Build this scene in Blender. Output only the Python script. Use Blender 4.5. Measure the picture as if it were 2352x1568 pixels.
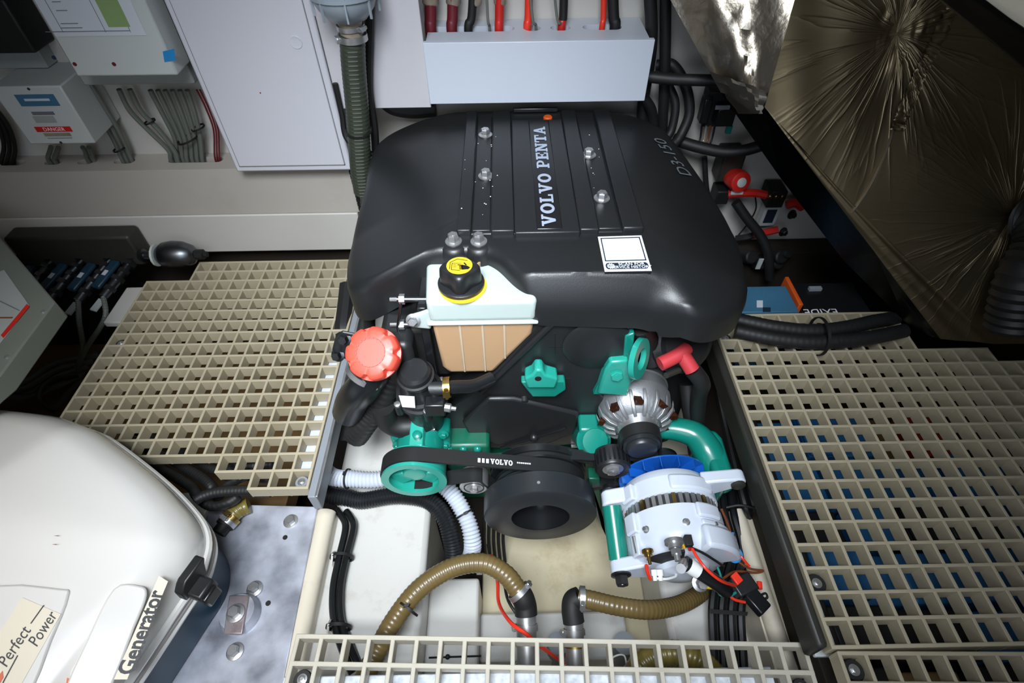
import bpy, bmesh, math, random
from mathutils import Vector, Matrix
random.seed(7)
for _o in list(bpy.data.objects): bpy.data.objects.remove(_o)
SC = bpy.context.scene
COL = SC.collection
V = Vector
PI = math.pi

# ------------------------------------------------------------------ camera
FPX, PITCH, YAW, ROLL = 1250.0, 0.8431, 0.0082, -0.0115
CAM = V((-0.4705, -0.1896, 0.902))
def _cam_axes():
    cp, sp = math.cos(PITCH), math.sin(PITCH)
    Mb = Matrix(((1, 0, 0), (0, -sp, -cp), (0, cp, -sp)))
    cy, sy = math.cos(YAW), math.sin(YAW); Y = Matrix(((cy, -sy, 0), (sy, cy, 0), (0, 0, 1)))
    cr, sr = math.cos(ROLL), math.sin(ROLL); Rr = Matrix(((cr, -sr, 0), (sr, cr, 0), (0, 0, 1)))
    return Rr @ Mb @ Y
AX = _cam_axes()
cd = bpy.data.cameras.new('camera'); cam = bpy.data.objects.new('camera', cd); COL.objects.link(cam)
cd.sensor_width = 36.0; cd.lens = FPX / 2352 * 36.0; cd.clip_start = 0.02; cd.clip_end = 50
rt, dn, fw = AX[0], AX[1], AX[2]
cam.matrix_world = Matrix(((rt[0], -dn[0], -fw[0], CAM[0]), (rt[1], -dn[1], -fw[1], CAM[1]), (rt[2], -dn[2], -fw[2], CAM[2]), (0, 0, 0, 1)))
SC.camera = cam
cd.dof.use_dof = True; cd.dof.focus_distance = 0.98; cd.dof.aperture_fstop = 7.0

# ------------------------------------------------------------------ light
SC.view_settings.view_transform = 'Standard'; SC.view_settings.look = 'None'
SC.view_settings.gamma = 1.0; SC.view_settings.use_curve_mapping = False
SC.view_settings.exposure = 0.58
W = bpy.data.worlds.new('World'); SC.world = W; W.use_nodes = True
bg = W.node_tree.nodes['Background']; bg.inputs[0].default_value = (0.74, 0.83, 1.0, 1); bg.inputs[1].default_value = 2.2
def area(name, loc, target, sx, sy, power, color):
    l = bpy.data.lights.new(name, 'AREA'); l.shape = 'RECTANGLE'; l.size = sx; l.size_y = sy; l.energy = power; l.color = color
    o = bpy.data.objects.new(name, l); COL.objects.link(o); o.location = loc
    o.rotation_euler = (V(target) - V(loc)).to_track_quat('-Z', 'Y').to_euler(); return o
hl = area('hatch_daylight', (-0.62, -0.36, 1.48), (-0.58, 0.52, 0.05), 0.55, 0.45, 6.0, (0.86, 0.93, 1.0)); hl.data.spread = 1.12
cl = area('cabin_lamp', (-1.25, -0.45, 1.35), (-1.35, 0.05, 0), 0.30, 0.30, 0.8, (1.0, 0.90, 0.78)); cl.data.spread = 1.3

def at(px_, py_, **k):
    d = rt * ((px_ - 1176) / FPX) + dn * ((py_ - 784) / FPX) + fw
    a, v = list(k.items())[0]; i = 'xyz'.index(a)
    return CAM + d * ((v - CAM[i]) / d[i])
def atp(px_, py_, p0, n):
    d = rt * ((px_ - 1176) / FPX) + dn * ((py_ - 784) / FPX) + fw
    p0 = V(p0); n = V(n); return CAM + d * ((p0 - CAM).dot(n) / d.dot(n))
def P(pts, **k): return [at(a, b, **k) for a, b in pts]

# ------------------------------------------------------------------ materials
def lin(h):
    h = h.lstrip('#'); c = [int(h[i:i + 2], 16) / 255 for i in (0, 2, 4)]
    return tuple((x / 12.92 if x <= .04045 else ((x + .055) / 1.055) ** 2.4) for x in c) + (1,)
MATS = {}
def mat(name, col, rough=.5, metal=0., var=.12, scale=14., bump=0., bscale=120., col2=None, spec=.5, sss=0., trans=0., coat=0., emit=0., dirt=None, dscale=6., damt=.5):
    m = bpy.data.materials.new(name); m.use_nodes = True; nt = m.node_tree; b = nt.nodes['Principled BSDF']; L = nt.links
    c = lin(col); b.inputs['Roughness'].default_value = rough; b.inputs['Metallic'].default_value = metal
    b.inputs['Specular IOR Level'].default_value = spec
    tc = nt.nodes.new('ShaderNodeTexCoord')
    n = nt.nodes.new('ShaderNodeTexNoise'); n.inputs['Scale'].default_value = scale; n.inputs['Detail'].default_value = 6
    L.new(tc.outputs['Object'], n.inputs['Vector'])
    r = nt.nodes.new('ShaderNodeMapRange'); r.inputs[1].default_value = .3; r.inputs[2].default_value = .7
    L.new(n.outputs['Fac'], r.inputs[0])
    mx = nt.nodes.new('ShaderNodeMix'); mx.data_type = 'RGBA'
    L.new(r.outputs[0], mx.inputs[0])
    c2 = lin(col2) if col2 else tuple(x * (1 - var) for x in c[:3]) + (1,)
    mx.inputs[6].default_value = c; mx.inputs[7].default_value = c2
    out = mx.outputs[2]
    if dirt:
        n2 = nt.nodes.new('ShaderNodeTexNoise'); n2.inputs['Scale'].default_value = dscale; n2.inputs['Detail'].default_value = 9; n2.inputs['Roughness'].default_value = .7
        L.new(tc.outputs['Object'], n2.inputs['Vector'])
        r2 = nt.nodes.new('ShaderNodeMapRange'); r2.inputs[1].default_value = .55; r2.inputs[2].default_value = .78; r2.inputs[4].default_value = damt
        L.new(n2.outputs['Fac'], r2.inputs[0])
        m2 = nt.nodes.new('ShaderNodeMix'); m2.data_type = 'RGBA'; m2.inputs[7].default_value = lin(dirt)
        L.new(r2.outputs[0], m2.inputs[0]); L.new(out, m2.inputs[6]); out = m2.outputs[2]
    L.new(out, b.inputs['Base Color'])
    if bump:
        bn = nt.nodes.new('ShaderNodeTexNoise'); bn.inputs['Scale'].default_value = bscale; bn.inputs['Detail'].default_value = 3
        L.new(tc.outputs['Object'], bn.inputs['Vector'])
        bp = nt.nodes.new('ShaderNodeBump'); bp.inputs['Strength'].default_value = bump; bp.inputs['Distance'].default_value = .002
        L.new(bn.outputs['Fac'], bp.inputs['Height']); L.new(bp.outputs[0], b.inputs['Normal'])
    if sss:
        b.inputs['Subsurface Weight'].default_value = sss; b.inputs['Subsurface Radius'].default_value = (.02, .018, .014); b.inputs['Subsurface Scale'].default_value = 1.0
    if trans: b.inputs['Transmission Weight'].default_value = trans
    if coat: b.inputs['Coat Weight'].default_value = coat; b.inputs['Coat Roughness'].default_value = .08
    if emit: b.inputs['Emission Color'].default_value = c; b.inputs['Emission Strength'].default_value = emit
    MATS[name] = m; return m
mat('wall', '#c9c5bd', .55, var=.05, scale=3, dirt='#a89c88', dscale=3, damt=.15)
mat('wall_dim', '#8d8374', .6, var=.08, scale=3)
mat('ledge', '#b9b2a8', .45, var=.06, scale=4, dirt='#8f8370', dscale=5, damt=.25)
mat('cabinet', '#cdccd2', .38, var=.03, scale=3)
mat('groove', '#8d8a88', .6)
mat('white_board', '#c6c3c6', .45, var=.05, scale=4, dirt='#a79a86', dscale=9, damt=.3)
mat('tray_white', '#c8ced8', .35, var=.03, scale=4)
mat('gelcoat', '#d0cec8', .28, var=.04, scale=5, dirt='#8d7a5c', dscale=16, damt=.4)
mat('gelcoat_old', '#d8ccac', .3, var=.1, scale=5, dirt='#8a6a38', dscale=7, damt=.6)
mat('gelcoat_cream', '#dcd2be', .3, var=.05, scale=5, dirt='#8d7a5c', dscale=14, damt=.35)
mat('frp', '#b3a88e', .5, var=.1, scale=10, dirt='#8f7f60', dscale=9, damt=.3)
mat('frp_light', '#c6bfae', .45, var=.08, scale=10, dirt='#8f7f60', dscale=9, damt=.3)
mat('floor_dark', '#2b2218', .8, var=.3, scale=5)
mat('wood', '#7d5f38', .7, var=.3, scale=6)
mat('black_plastic', '#1f2021', .40, var=.15, scale=6, bump=.08, bscale=500)
mat('black_satin', '#17181a', .3, var=.15, scale=6)
mat('black_matte', '#141413', .6, var=.2)
mat('rubber', '#1b1b1b', .55, var=.2, scale=20)
mat('rubber_gloss', '#181a1c', .3, var=.2, scale=20)
mat('damper', '#26292c', .38, var=.12, scale=10)
mat('dark_hose', '#3a4034', .45, var=.2, scale=20)
mat('grey_cable', '#6c7068', .5, var=.15)
mat('grey_paint', '#8b9096', .45, var=.1, scale=8)
mat('dark_beam', '#302f29', .5, var=.15, scale=6)
mat('steel', '#c9c9c9', .36, .85, var=.25, scale=30)
mat('steel_dark', '#6f7276', .35, 1., var=.25, scale=30)
mat('brass', '#b59a5c', .35, 1., var=.25, scale=30)
mat('alu_cast', '#b4b6b8', .5, .85, var=.15, scale=30, bump=.15, bscale=300)
mat('copper', '#6e3d20', .4, .8, var=.5, scale=200)
mat('galv', '#7a7c86', .42, .35, col2='#d6dae6', scale=13, bump=.2, bscale=40, dirt='#5d4a38', dscale=9, damt=.45)
mat('teal', '#0f7d6d', .3, var=.15, scale=12, coat=.3)
mat('teal_light', '#259a88', .32, var=.12, scale=12, coat=.3)
mat('teal_dark', '#0d5b44', .4, var=.3, scale=12)
mat('blue_fan', '#1458b0', .35, var=.1, coat=.3)
mat('alt_white', '#cdd3de', .3, var=.03, scale=8, coat=.3)
mat('tank_top', '#b7c3be', .35, var=.05, scale=6, sss=.5)
mat('tank_low', '#b3916e', .4, var=.1, scale=5, sss=.4)
mat('tank_rib', '#c0ad92', .4, var=.05, sss=.3)
mat('red_cap', '#f0503e', .42, var=.06, scale=8)
mat('red', '#c8241c', .4, var=.15)
mat('red_bright', '#ee3a25', .35, var=.1)
mat('dark_red', '#6a1a24', .45, var=.2)
mat('red_boot', '#c43a40', .5, var=.15)
mat('orange', '#d2571e', .45, var=.15)
mat('yellow', '#f4c52c', .45, var=.05)
mat('wire_blue', '#2b8fd8', .4)
mat('wire_brown', '#7a4223', .45)
mat('wire_green', '#14807a', .45)
mat('wire_white', '#e8e8e4', .4)
mat('white_print', '#e9ecf0', .5, var=.02)
mat('letter_grey', '#b9c4d6', .35, .3, var=.03)
mat('black_print', '#15151a', .5, var=.02)
mat('sticker_dark', '#1d2a3a', .4, var=.02)
mat('label_line', '#5a5c5e', .5)
mat('grey_print', '#6c7276', .5)
mat('paper', '#c9cdd2', .6, var=.03)
mat('green_print', '#86a066', .6)
mat('blue_tape', '#1f86c4', .5)
mat('box_white', '#bfc3bf', .45, var=.04)
mat('box_grey', '#9ba09c', .45, var=.06)
mat('device_grey', '#6c7168', .4, var=.06)
mat('gen_white', '#dedbd5', .16, var=.02, scale=3, coat=.5)
mat('gen_grey', '#9a9490', .4, var=.05)
mat('gen_blue', '#1c3a4c', .35, var=.1)
mat('decal_cream', '#ddd3bd', .45, var=.03)
mat('hose_brown', '#6e5c36', .34, var=.2, scale=18, coat=.1)
mat('hose_olive', '#7a6c34', .34, var=.2, scale=18, coat=.1)
mat('hose_white', '#c6ccd6', .4, var=.05)
mat('hose_black', '#1c1e20', .38, var=.15)
mat('canister', '#8d979e', .3, var=.08)
mat('mount_plate', '#a59a9c', .4, .5, var=.15, scale=20, dirt='#5d3a28', dscale=25, damt=.8)
mat('lime', '#a8c21e', .4)
mat('case_blue', '#23679a', .5, var=.2)
mat('case_red', '#b03028', .5, var=.2)
mat('battery_blue', '#3f6f8c', .45, var=.15)
mat('speck', '#f2ece4', .5)
mat('clear_sleeve', '#c9b9a4', .15, var=.3, scale=60, trans=.5)
mat('felt', '#b9c0c8', .8, col2='#e4e8ee', scale=90, bump=.4, bscale=200)
mat('foam', '#e8dfc8', .7, var=.15, scale=20)

# ------------------------------------------------------------------ geometry
class G:
    def __init__(s): s.v = []; s.f = []
    def add(s, v, f):
        o = len(s.v); s.v += [V(p) for p in v]; s.f += [tuple(i + o for i in q) for q in f]; return s
    def box(s, x0, x1, y0, y1, z0, z1):
        return s.add([(x0, y0, z0), (x1, y0, z0), (x1, y1, z0), (x0, y1, z0), (x0, y0, z1), (x1, y0, z1), (x1, y1, z1), (x0, y1, z1)],
                     [(0, 3, 2, 1), (4, 5, 6, 7), (0, 1, 5, 4), (1, 2, 6, 5), (2, 3, 7, 6), (3, 0, 4, 7)])
    def obox(s, c, ax, ay, az):   # oriented box: centre + half axes
        c, ax, ay, az = V(c), V(ax), V(ay), V(az)
        v = [c + sx * ax + sy * ay + sz * az for sz in (-1, 1) for sx, sy in ((-1, -1), (1, -1), (1, 1), (-1, 1))]
        return s.add(v, [(0, 3, 2, 1), (4, 5, 6, 7), (0, 1, 5, 4), (1, 2, 6, 5), (2, 3, 7, 6), (3, 0, 4, 7)])
    def prism(s, poly, vec, poly2=None):
        n = len(poly); a = [V(p) for p in poly]; b = [V(p) for p in poly2] if poly2 else [p + V(vec) for p in a]
        return s.add(a + b, [tuple(range(n - 1, -1, -1)), tuple(range(n, 2 * n))] + [(i, (i + 1) % n, n + (i + 1) % n, n + i) for i in range(n)])
    def loft(s, rings, cap=True, closed=True):
        n = len(rings[0]); v = [p for r in rings for p in r]; f = []
        m = n if closed else n - 1
        for k in range(len(rings) - 1):
            for i in range(m): f.append((k * n + i, k * n + (i + 1) % n, (k + 1) * n + (i + 1) % n, (k + 1) * n + i))
        if cap and closed: f += [tuple(range(n - 1, -1, -1)), tuple(range((len(rings) - 1) * n, len(rings) * n))]
        return s.add(v, f)
    def lathe(s, o, axis, prof, seg=28, cap=True, ang0=0., lobes=None):
        o = V(o); a = V(axis).normalized(); u = a.orthogonal().normalized(); w = a.cross(u); rings = []
        for h, r in prof:
            ring = []
            for i in range(seg):
                t = ang0 + 2 * PI * i / seg; rr = max(r, 1e-5) * (lobes(t, h) if lobes else 1)
                ring.append(o + a * h + (u * math.cos(t) + w * math.sin(t)) * rr)
            rings.append(ring)
        return s.loft(rings, cap)
    def cyl(s, o, axis, r, h, seg=20): return s.lathe(o, axis, [(0, r), (h, r)], seg)
    def ring(s, o, axis, r0, r1, h, seg=28): return s.lathe(o, axis, [(0, r0), (0, r1), (h, r1), (h, r0), (0, r0)], seg, cap=False)
    def ball(s, o, r, seg=16, sc=(1, 1, 1)):
        rings = []
        for k in range(seg // 2 + 1):
            t = PI * k / (seg // 2); rings.append([V(o) + V((sc[0] * r * max(math.sin(t), 1e-4) * math.cos(2 * PI * i / seg), sc[1] * r * max(math.sin(t), 1e-4) * math.sin(2 * PI * i / seg), -sc[2] * r * math.cos(t))) for i in range(seg)])
        return s.loft(rings)
    def tube(s, pts, r, seg=12, rr=None, flat=None):
        pts = [V(p) for p in pts]; n = len(pts); rings = []
        t = (pts[1] - pts[0]).normalized(); u = t.orthogonal().normalized()
        for i in range(n):
            t2 = (pts[min(i + 1, n - 1)] - pts[max(i - 1, 0)]).normalized()
            u = (u - t2 * u.dot(t2)).normalized(); w = t2.cross(u)
            q = rr[i] if rr else r
            rings.append([pts[i] + (u * math.cos(2 * PI * k / seg) + w * math.sin(2 * PI * k / seg)) * q for k in range(seg)])
        s.info = (pts, max(rr) if rr else r, seg)
        return s.loft(rings)
    def hexb(s, o, axis, r=.007, h=.006, washer=True):
        a = V(axis).normalized(); o = V(o)
        if washer: s.lathe(o, a, [(0, r * 1.5), (h * .18, r * 1.5), (h * .3, r * 1.05)], 20)
        s.lathe(o + a * h * .25, a, [(0, r), (h * .85, r), (h, r * .86)], 6)
        return s.lathe(o + a * h * 1.2, a, [(0, r * .55), (h * .1, r * .5)], 12)
def cat(pts, n=8):
    p = [V(q) for q in pts]; p = [2 * p[0] - p[1]] + p + [2 * p[-1] - p[-2]]; out = []
    for i in range(1, len(p) - 2):
        for k in range(n):
            t = k / n; a, b, c, d = p[i - 1], p[i], p[i + 1], p[i + 2]
            out.append(.5 * ((2 * b) + (c - a) * t + (2 * a - 5 * b + 4 * c - d) * t * t + (3 * b - a - 3 * c + d) * t ** 3))
    out.append(p[-2]); return out
def resample(pts, step):
    out = [pts[0]]; acc = 0.
    for a, b in zip(pts, pts[1:]):
        L = (b - a).length
        if L < 1e-9: continue
        d = step - acc
        while d <= L: out.append(a + (b - a) * (d / L)); d += step
        acc = L - (d - step)
    return out
def corr(pts, r, pitch=.006, amp=.07, seg=14, sharp=1.):
    q = resample(cat(pts, 10), pitch / 4)
    rr = [r * (1 - amp + 2 * amp * (.5 + .5 * math.cos(i * PI / 2)) ** sharp) for i in range(len(q))]
    return G().tube(q, r, seg, rr)
WLOC = {}; TUBES = {}
def place(o, c, parent):
    o.location = c; WLOC[o.name] = V(c)
    if parent is not None:
        o.parent = parent; o.matrix_parent_inverse = Matrix.Translation(-WLOC[parent.name])
def tag(o, label=None, cat_=None, group=None, kind=None):
    if label: o['label'] = label
    if cat_: o['category'] = cat_
    if group: o['group'] = group
    if kind: o['kind'] = kind
    return o
def obj(name, g, m, parent=None, label=None, cat_=None, group=None, kind=None, smooth=True, ang=38, bevel=0., bseg=2):
    lo = V((min(p[i] for p in g.v) for i in range(3))); hi = V((max(p[i] for p in g.v) for i in range(3)))
    c = V(((lo.x + hi.x) / 2, (lo.y + hi.y) / 2, lo.z))
    me = bpy.data.meshes.new(name); me.from_pydata([tuple(p - c) for p in g.v], [], g.f)
    bm = bmesh.new(); bm.from_mesh(me); bmesh.ops.recalc_face_normals(bm, faces=bm.faces); bm.to_mesh(me); bm.free()
    if smooth: me.shade_smooth(); me.set_sharp_from_angle(angle=math.radians(ang))
    me.materials.append(MATS[m])
    o = bpy.data.objects.new(name, me); COL.objects.link(o); place(o, c, parent)
    if parent is None and hasattr(g, 'info') and len(g.v) == len(g.info[0]) * g.info[2]: TUBES[o.name] = g.info
    if bevel:
        b = o.modifiers.new('bevel', 'BEVEL'); b.width = bevel; b.segments = bseg; b.limit_method = 'ANGLE'; b.angle_limit = math.radians(40); b.harden_normals = False
    return tag(o, label, cat_, group, kind)
def empty(name, loc, label, cat_, group=None):
    o = bpy.data.objects.new(name, None); COL.objects.link(o); o.empty_display_size = .05; place(o, V(loc), None); return tag(o, label, cat_, group)
def dup(o, delta, parent=None):
    c = o.copy(); COL.objects.link(c); place(c, WLOC[o.name] + V(delta), parent)
    for k in ('label', 'category', 'group'):
        if parent is not None and k in c: del c[k]
    return c
def bx(name, m, x, y, z, parent=None, bevel=.002, **k): return obj(name, G().box(x[0], x[1], y[0], y[1], z[0], z[1]), m, parent, bevel=bevel, **k)
def carve(o, cutters):
    g = G()
    for c in cutters: g.add(c.v, c.f)
    t = obj('cutter', g, 'black_matte', smooth=False)
    md = o.modifiers.new('cut', 'BOOLEAN'); md.operation = 'DIFFERENCE'; md.object = t; md.solver = 'EXACT'
    bpy.context.view_layer.update(); dg = bpy.context.evaluated_depsgraph_get()
    me = bpy.data.meshes.new_from_object(o.evaluated_get(dg)); o.modifiers.clear(); old = o.data; o.data = me; bpy.data.meshes.remove(old)
    bpy.data.objects.remove(t); return o
def capsule(x0, x1, y, r, z0, z1):
    pts = []
    for i in range(9): a = PI / 2 + PI * i / 8; pts.append(V((x0 + r + r * math.cos(a), y + r * math.sin(a), z0)))
    for i in range(9): a = -PI / 2 + PI * i / 8; pts.append(V((x1 - r + r * math.cos(a), y + r * math.sin(a), z0)))
    return G().prism(pts, (0, 0, z1 - z0))
def text(name, s, size, m, parent, o, xd, yd, depth=.0004, shear=0., center=False, sx=1., thick=0., **k):
    cu = bpy.data.curves.new('t', 'FONT'); cu.body = s; cu.size = 1; cu.shear = shear; cu.offset = thick; cu.resolution_u = 3
    if center: cu.align_x = 'CENTER'; cu.align_y = 'CENTER'
    t = bpy.data.objects.new('t', cu); COL.objects.link(t); bpy.context.view_layer.update()
    me = bpy.data.meshes.new_from_object(t.evaluated_get(bpy.context.evaluated_depsgraph_get()))
    xd, yd = V(xd).normalized(), V(yd).normalized(); nz = xd.cross(yd); o = V(o)
    g = G(); g.add([o + xd * (p.co.x * size * sx) + yd * (p.co.y * size) + nz * depth for p in me.vertices], [tuple(p.vertices) for p in me.polygons])
    bpy.data.objects.remove(t); bpy.data.curves.remove(cu); bpy.data.meshes.remove(me)
    return obj(name, g, m, parent, smooth=False, **k)
def quad(name, m, pts, parent, th=.0006, **k):
    a = [V(p) for p in pts]; n = (a[1] - a[0]).cross(a[-1] - a[0]).normalized()
    if n.dot(CAM - a[0]) < 0: n = -n
    return obj(name, G().prism(a, n * th), m, parent, smooth=False, **k)
def bolt(name, o, axis, parent, r=.007, h=.007, m='steel', **k): return obj(name, G().hexb(o, axis, r, h), m, parent, **k)
def clampring(name, o, axis, r, w, parent, m='steel', screw=(0, 0, 1), **k):
    a = V(axis).normalized(); g = G().ring(V(o) - a * w / 2, a, r * .96, r * 1.05, w)
    s = V(screw); s = (s - a * s.dot(a)).normalized(); c = V(o) + s * r * 1.12; t = a.cross(s)
    g.obox(c, a * w * .5, t * .006, s * .0035); g.lathe(c + t * -.010, t, [(0, .0035), (.02, .0035)], 8)
    return obj(name, g, m, parent, **k)
def wire(name, pts, r, m, parent=None, seg=8, n=8, **k): return obj(name, G().tube(cat(pts, n), r, seg), m, parent, **k)

# ================================================================== SETTING
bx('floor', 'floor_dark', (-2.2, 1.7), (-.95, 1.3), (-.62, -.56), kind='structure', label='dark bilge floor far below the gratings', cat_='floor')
bx('wall_back', 'wall', (-2.2, 1.7), (1.13, 1.2), (-.56, 1.56), kind='structure', label='cream painted bulkhead behind the engine', cat_='wall')
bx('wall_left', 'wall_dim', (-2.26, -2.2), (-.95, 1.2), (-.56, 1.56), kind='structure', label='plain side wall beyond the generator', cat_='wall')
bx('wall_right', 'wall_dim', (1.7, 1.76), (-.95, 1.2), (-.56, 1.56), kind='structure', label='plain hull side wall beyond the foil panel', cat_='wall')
g = G(); g.box(-2.2, -.95, -1.01, -.95, -.56, 1.56); g.box(-.20, 1.7, -1.01, -.95, -.56, 1.56); g.box(-.95, -.20, -1.01, -.95, -.56, .45); g.box(-.95, -.20, -1.01, -.95, 1.30, 1.56)  # opening added in this unseen wall to let daylight onto the engine front
obj('wall_front', g, 'wall_dim', kind='structure', label='unseen bulkhead opposite the engine with an opening added for daylight', cat_='wall')
g = G(); hx0, hx1, hy0, hy1 = -.95, -.2, -.6, .0
g.box(-2.26, hx0, -1.01, 1.2, 1.56, 1.62); g.box(hx1, 1.76, -1.01, 1.2, 1.56, 1.62); g.box(hx0, hx1, -1.01, hy0, 1.56, 1.62); g.box(hx0, hx1, hy1, 1.2, 1.56, 1.62)
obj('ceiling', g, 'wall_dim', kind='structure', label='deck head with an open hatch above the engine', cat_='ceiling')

# ledge with cable slots at the foot of the left bulkhead
LZ = .178
led = bx('trim_1', 'ledge', (-2.19, -.865), (1.05, 1.13), (.045, LZ), bevel=0, kind='structure', label='long ledge with oval cable slots under the electrical boxes', cat_='ledge')
cut = []
for a, b, yy in ((-8, 48, 383), (108, 146, 368), (186, 222, 364), (268, 314, 364), (388, 512, 367)):
    p, q = at(a, yy, z=LZ), at(b, yy, z=LZ); cut.append(capsule(p.x, q.x, 1.096, .013, LZ - .06, LZ + .02))
carve(led, cut); led.data.materials.clear(); led.data.materials.append(MATS['ledge'])
bx('trim_2', 'wall', (-2.19, -.872), (1.046, 1.13), (-.08, .043), bevel=.003, kind='structure', label='lower skirting step of the left bulkhead above the grating', cat_='skirting')
g = G()
for i in range(9): g.box(-.866, -.858 - .003 * (i % 2), 1.047, 1.056, .05 + i * .0135, .06 + i * .0135)
obj('trim_3', g, 'black_matte', kind='structure', label='jagged black strip standing in for the shaded gap at the ledge end', cat_='gap shade')  # black blocks stand in for shade in the serrated gap

bx('trim_16', 'floor_dark', (-2.19, -.80), (1.10, 1.129), (-.56, -.081), bevel=0, kind='structure', label='dark strip standing in for shade under the left bulkhead step', cat_='bulkhead')  # dark box stands in for the shade between wall foot and grating
# moulded bilge liner below the engine
bx('trim_4', 'gelcoat', (-.865, -.652), (-.25, .368), (-.56, -.25), bevel=.012, kind='structure', label='white gelcoat engine bed beside the corrugated hoses', cat_='engine bed')
bx('trim_5', 'gelcoat', (-.652, -.545), (-.25, .22), (-.56, -.335), bevel=.006, kind='structure', label='lower white gelcoat step right of the engine bed', cat_='step')
bx('trim_6', 'gelcoat_old', (-.545, -.16), (-.25, .5), (-.56, -.47), bevel=.004, kind='structure', label='stained yellowish bilge sump under the crank pulley', cat_='sump')
bx('trim_7', 'gelcoat', (-.16, .03), (-.25, .5), (-.56, -.30), bevel=.012, kind='structure', label='white gelcoat engine bed under the white alternator', cat_='engine bed')
bx('trim_8', 'gelcoat', (-.545, -.225), (.07, .165), (-.47, -.40), bevel=.006, kind='structure', label='white cross member at the foot of the sump', cat_='cross member')
g = G()
for k, (xx, r_) in enumerate(((-.903, .016), (-.872, .02))): g.tube([(xx, -.25, -.222), (xx, .325, -.222)], r_, 16)
g.box(-.915, -.855, -.25, .325, -.4, -.225)
obj('trim_9', g, 'gelcoat_cream', kind='structure', label='ridged cream moulding between metal plate and engine bed', cat_='moulding')
g = G(); q0, q1 = at(1722, 1170, z=-.2), at(1825, 1475, z=-.2)
for dx, r_ in ((-.026, .017), (.008, .019)): g.tube([(q0.x + dx, q0.y, -.21), (q1.x + dx + .01, -.25, -.21)], r_, 16)
g.box(q0.x - .04, q0.x + .026, -.25, q0.y, -.5, -.215)
obj('trim_10', g, 'gelcoat_cream', kind='structure', label='ridged cream moulding beside the dark grating beam', cat_='moulding')
bx('trim_11', 'gelcoat', (-.88, -.70), (.37, .98), (-.56, -.27), bevel=.012, kind='structure', label='white liner shelf running back left of the engine', cat_='shelf')
bx('trim_12', 'gelcoat_cream', (-.13, .0), (.5, 1.0), (-.56, -.33), bevel=.012, kind='structure', label='cream liner shelf running back right of the engine', cat_='shelf')
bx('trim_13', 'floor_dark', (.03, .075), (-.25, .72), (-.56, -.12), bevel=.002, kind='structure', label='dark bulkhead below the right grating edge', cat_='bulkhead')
bx('trim_14', 'wood', (-1.9, -1.0), (.35, .9), (-.36, -.30), bevel=.002, kind='structure', label='brown plywood shelf below the left grating', cat_='shelf')

# ================================================================== GRATINGS
def grating(name, o, ex, ey, pitch, cells, label, m, depth=.031, bw=.0056):
    ex, ey = V(ex).normalized(), V(ey).normalized(); o = V(o)
    root = empty(name, o + V((0, 0, -depth)), label, 'grating')
    cs = sorted(set(c for c, j in cells)); js = sorted(set(j for c, j in cells)); cache = {}
    def bar(a, b, ax, sx, top):
        L = round((b - a).length, 5); key = (L, ax[0] > .5); mid = (a + b) / 2
        t = bw / 2; up = V((0, 0, 1))
        if key in cache: return dup(cache[key][0], mid - cache[key][1], root)
        g = G(); n = sx
        prof = [(-t, 0), (t, 0), (t * .8, -depth), (-t * .8, -depth)]
        r0 = [a - ax * t + n * p + up * (q + top) for p, q in prof]; r1 = [b + ax * t + n * p + up * (q + top) for p, q in prof]
        g.loft([r0, r1]); ob_ = obj('grating_bar', g, m, root, smooth=False, bevel=.001, bseg=1); cache[key] = (ob_, mid); return ob_
    for j in range(js[0], js[-1] + 2):
        run = [c for c in range(cs[0] - 1, cs[-1] + 2) if (c, j) in cells or (c, j - 1) in cells]
        while run:
            k = 0
            while k + 1 < len(run) and run[k + 1] == run[k] + 1: k += 1
            bar(o + ex * pitch * run[0] + ey * pitch * j, o + ex * pitch * (run[k] + 1) + ey * pitch * j, ex, ey, 0); run = run[k + 1:]
    for c in range(cs[0], cs[-1] + 2):
        run = [j for j in range(js[0] - 1, js[-1] + 2) if (c, j) in cells or (c - 1, j) in cells]
        while run:
            k = 0
            while k + 1 < len(run) and run[k + 1] == run[k] + 1: k += 1
            bar(o + ex * pitch * c + ey * pitch * run[0], o + ex * pitch * c + ey * pitch * (run[k] + 1), ey, ex, -.0003); run = run[k + 1:]
    return root
def anchor(root, c, r=.014, m='black_matte'):
    g = G().lathe(c, (0, 0, 1), [(0, r), (.006, r), (.008, r * .9), (.008, r * .5)], 20)
    a = obj('fixing_disc', g, m, root); bolt('screw', V(c) + V((0, 0, .008)), (0, 0, 1), a, .0052, .003)
ZL = -.073
cells = set()
for c in range(-15, 0):
    for j in range(1, 18):
        if j >= 16 and c < -12: continue
        if j == 1 and -10 <= c < -5: continue
        cells.add((c, j))
for c in (-3, -2, -1): cells.add((c, 0))
LO = V((-.8684, .3092, ZL))
gl = grating('floor_grating', LO, (1, 0, 0), (0, 1, 0), .038, cells, 'cream moulded floor grating with stepped outline beside the generator', 'frp')
anchor(gl, LO + V((-.019, .019, -.022)), .013, 'grey_paint'); anchor(gl, LO + V((-.551, .399, -.022)), .013)
cells = set()
for c in range(0, 24):
    for r in range(-2, 16):
        if r < 1 and c >= 11: continue
        if r == 1 and c >= 15: continue
        cells.add((c, 15 - r))
gr = grating('floor_grating', V((0, 0, 0)), (1, 0, 0), (0, 1, 0), .038, cells, 'large beige moulded floor grating over blue and red cases', 'frp')
anchor(gr, V((.019, 2.5 * .038, -.024)), .015); anchor(gr, V((.019, 16.5 * .038, -.024)), .014)
cells = set((c, j) for c in range(0, 21) for j in range(-4, 1))
FO = V((-.823, .0085, ZL)); FEX, FEY = V((1, -.034, 0)), V((.034, 1, 0))
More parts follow.
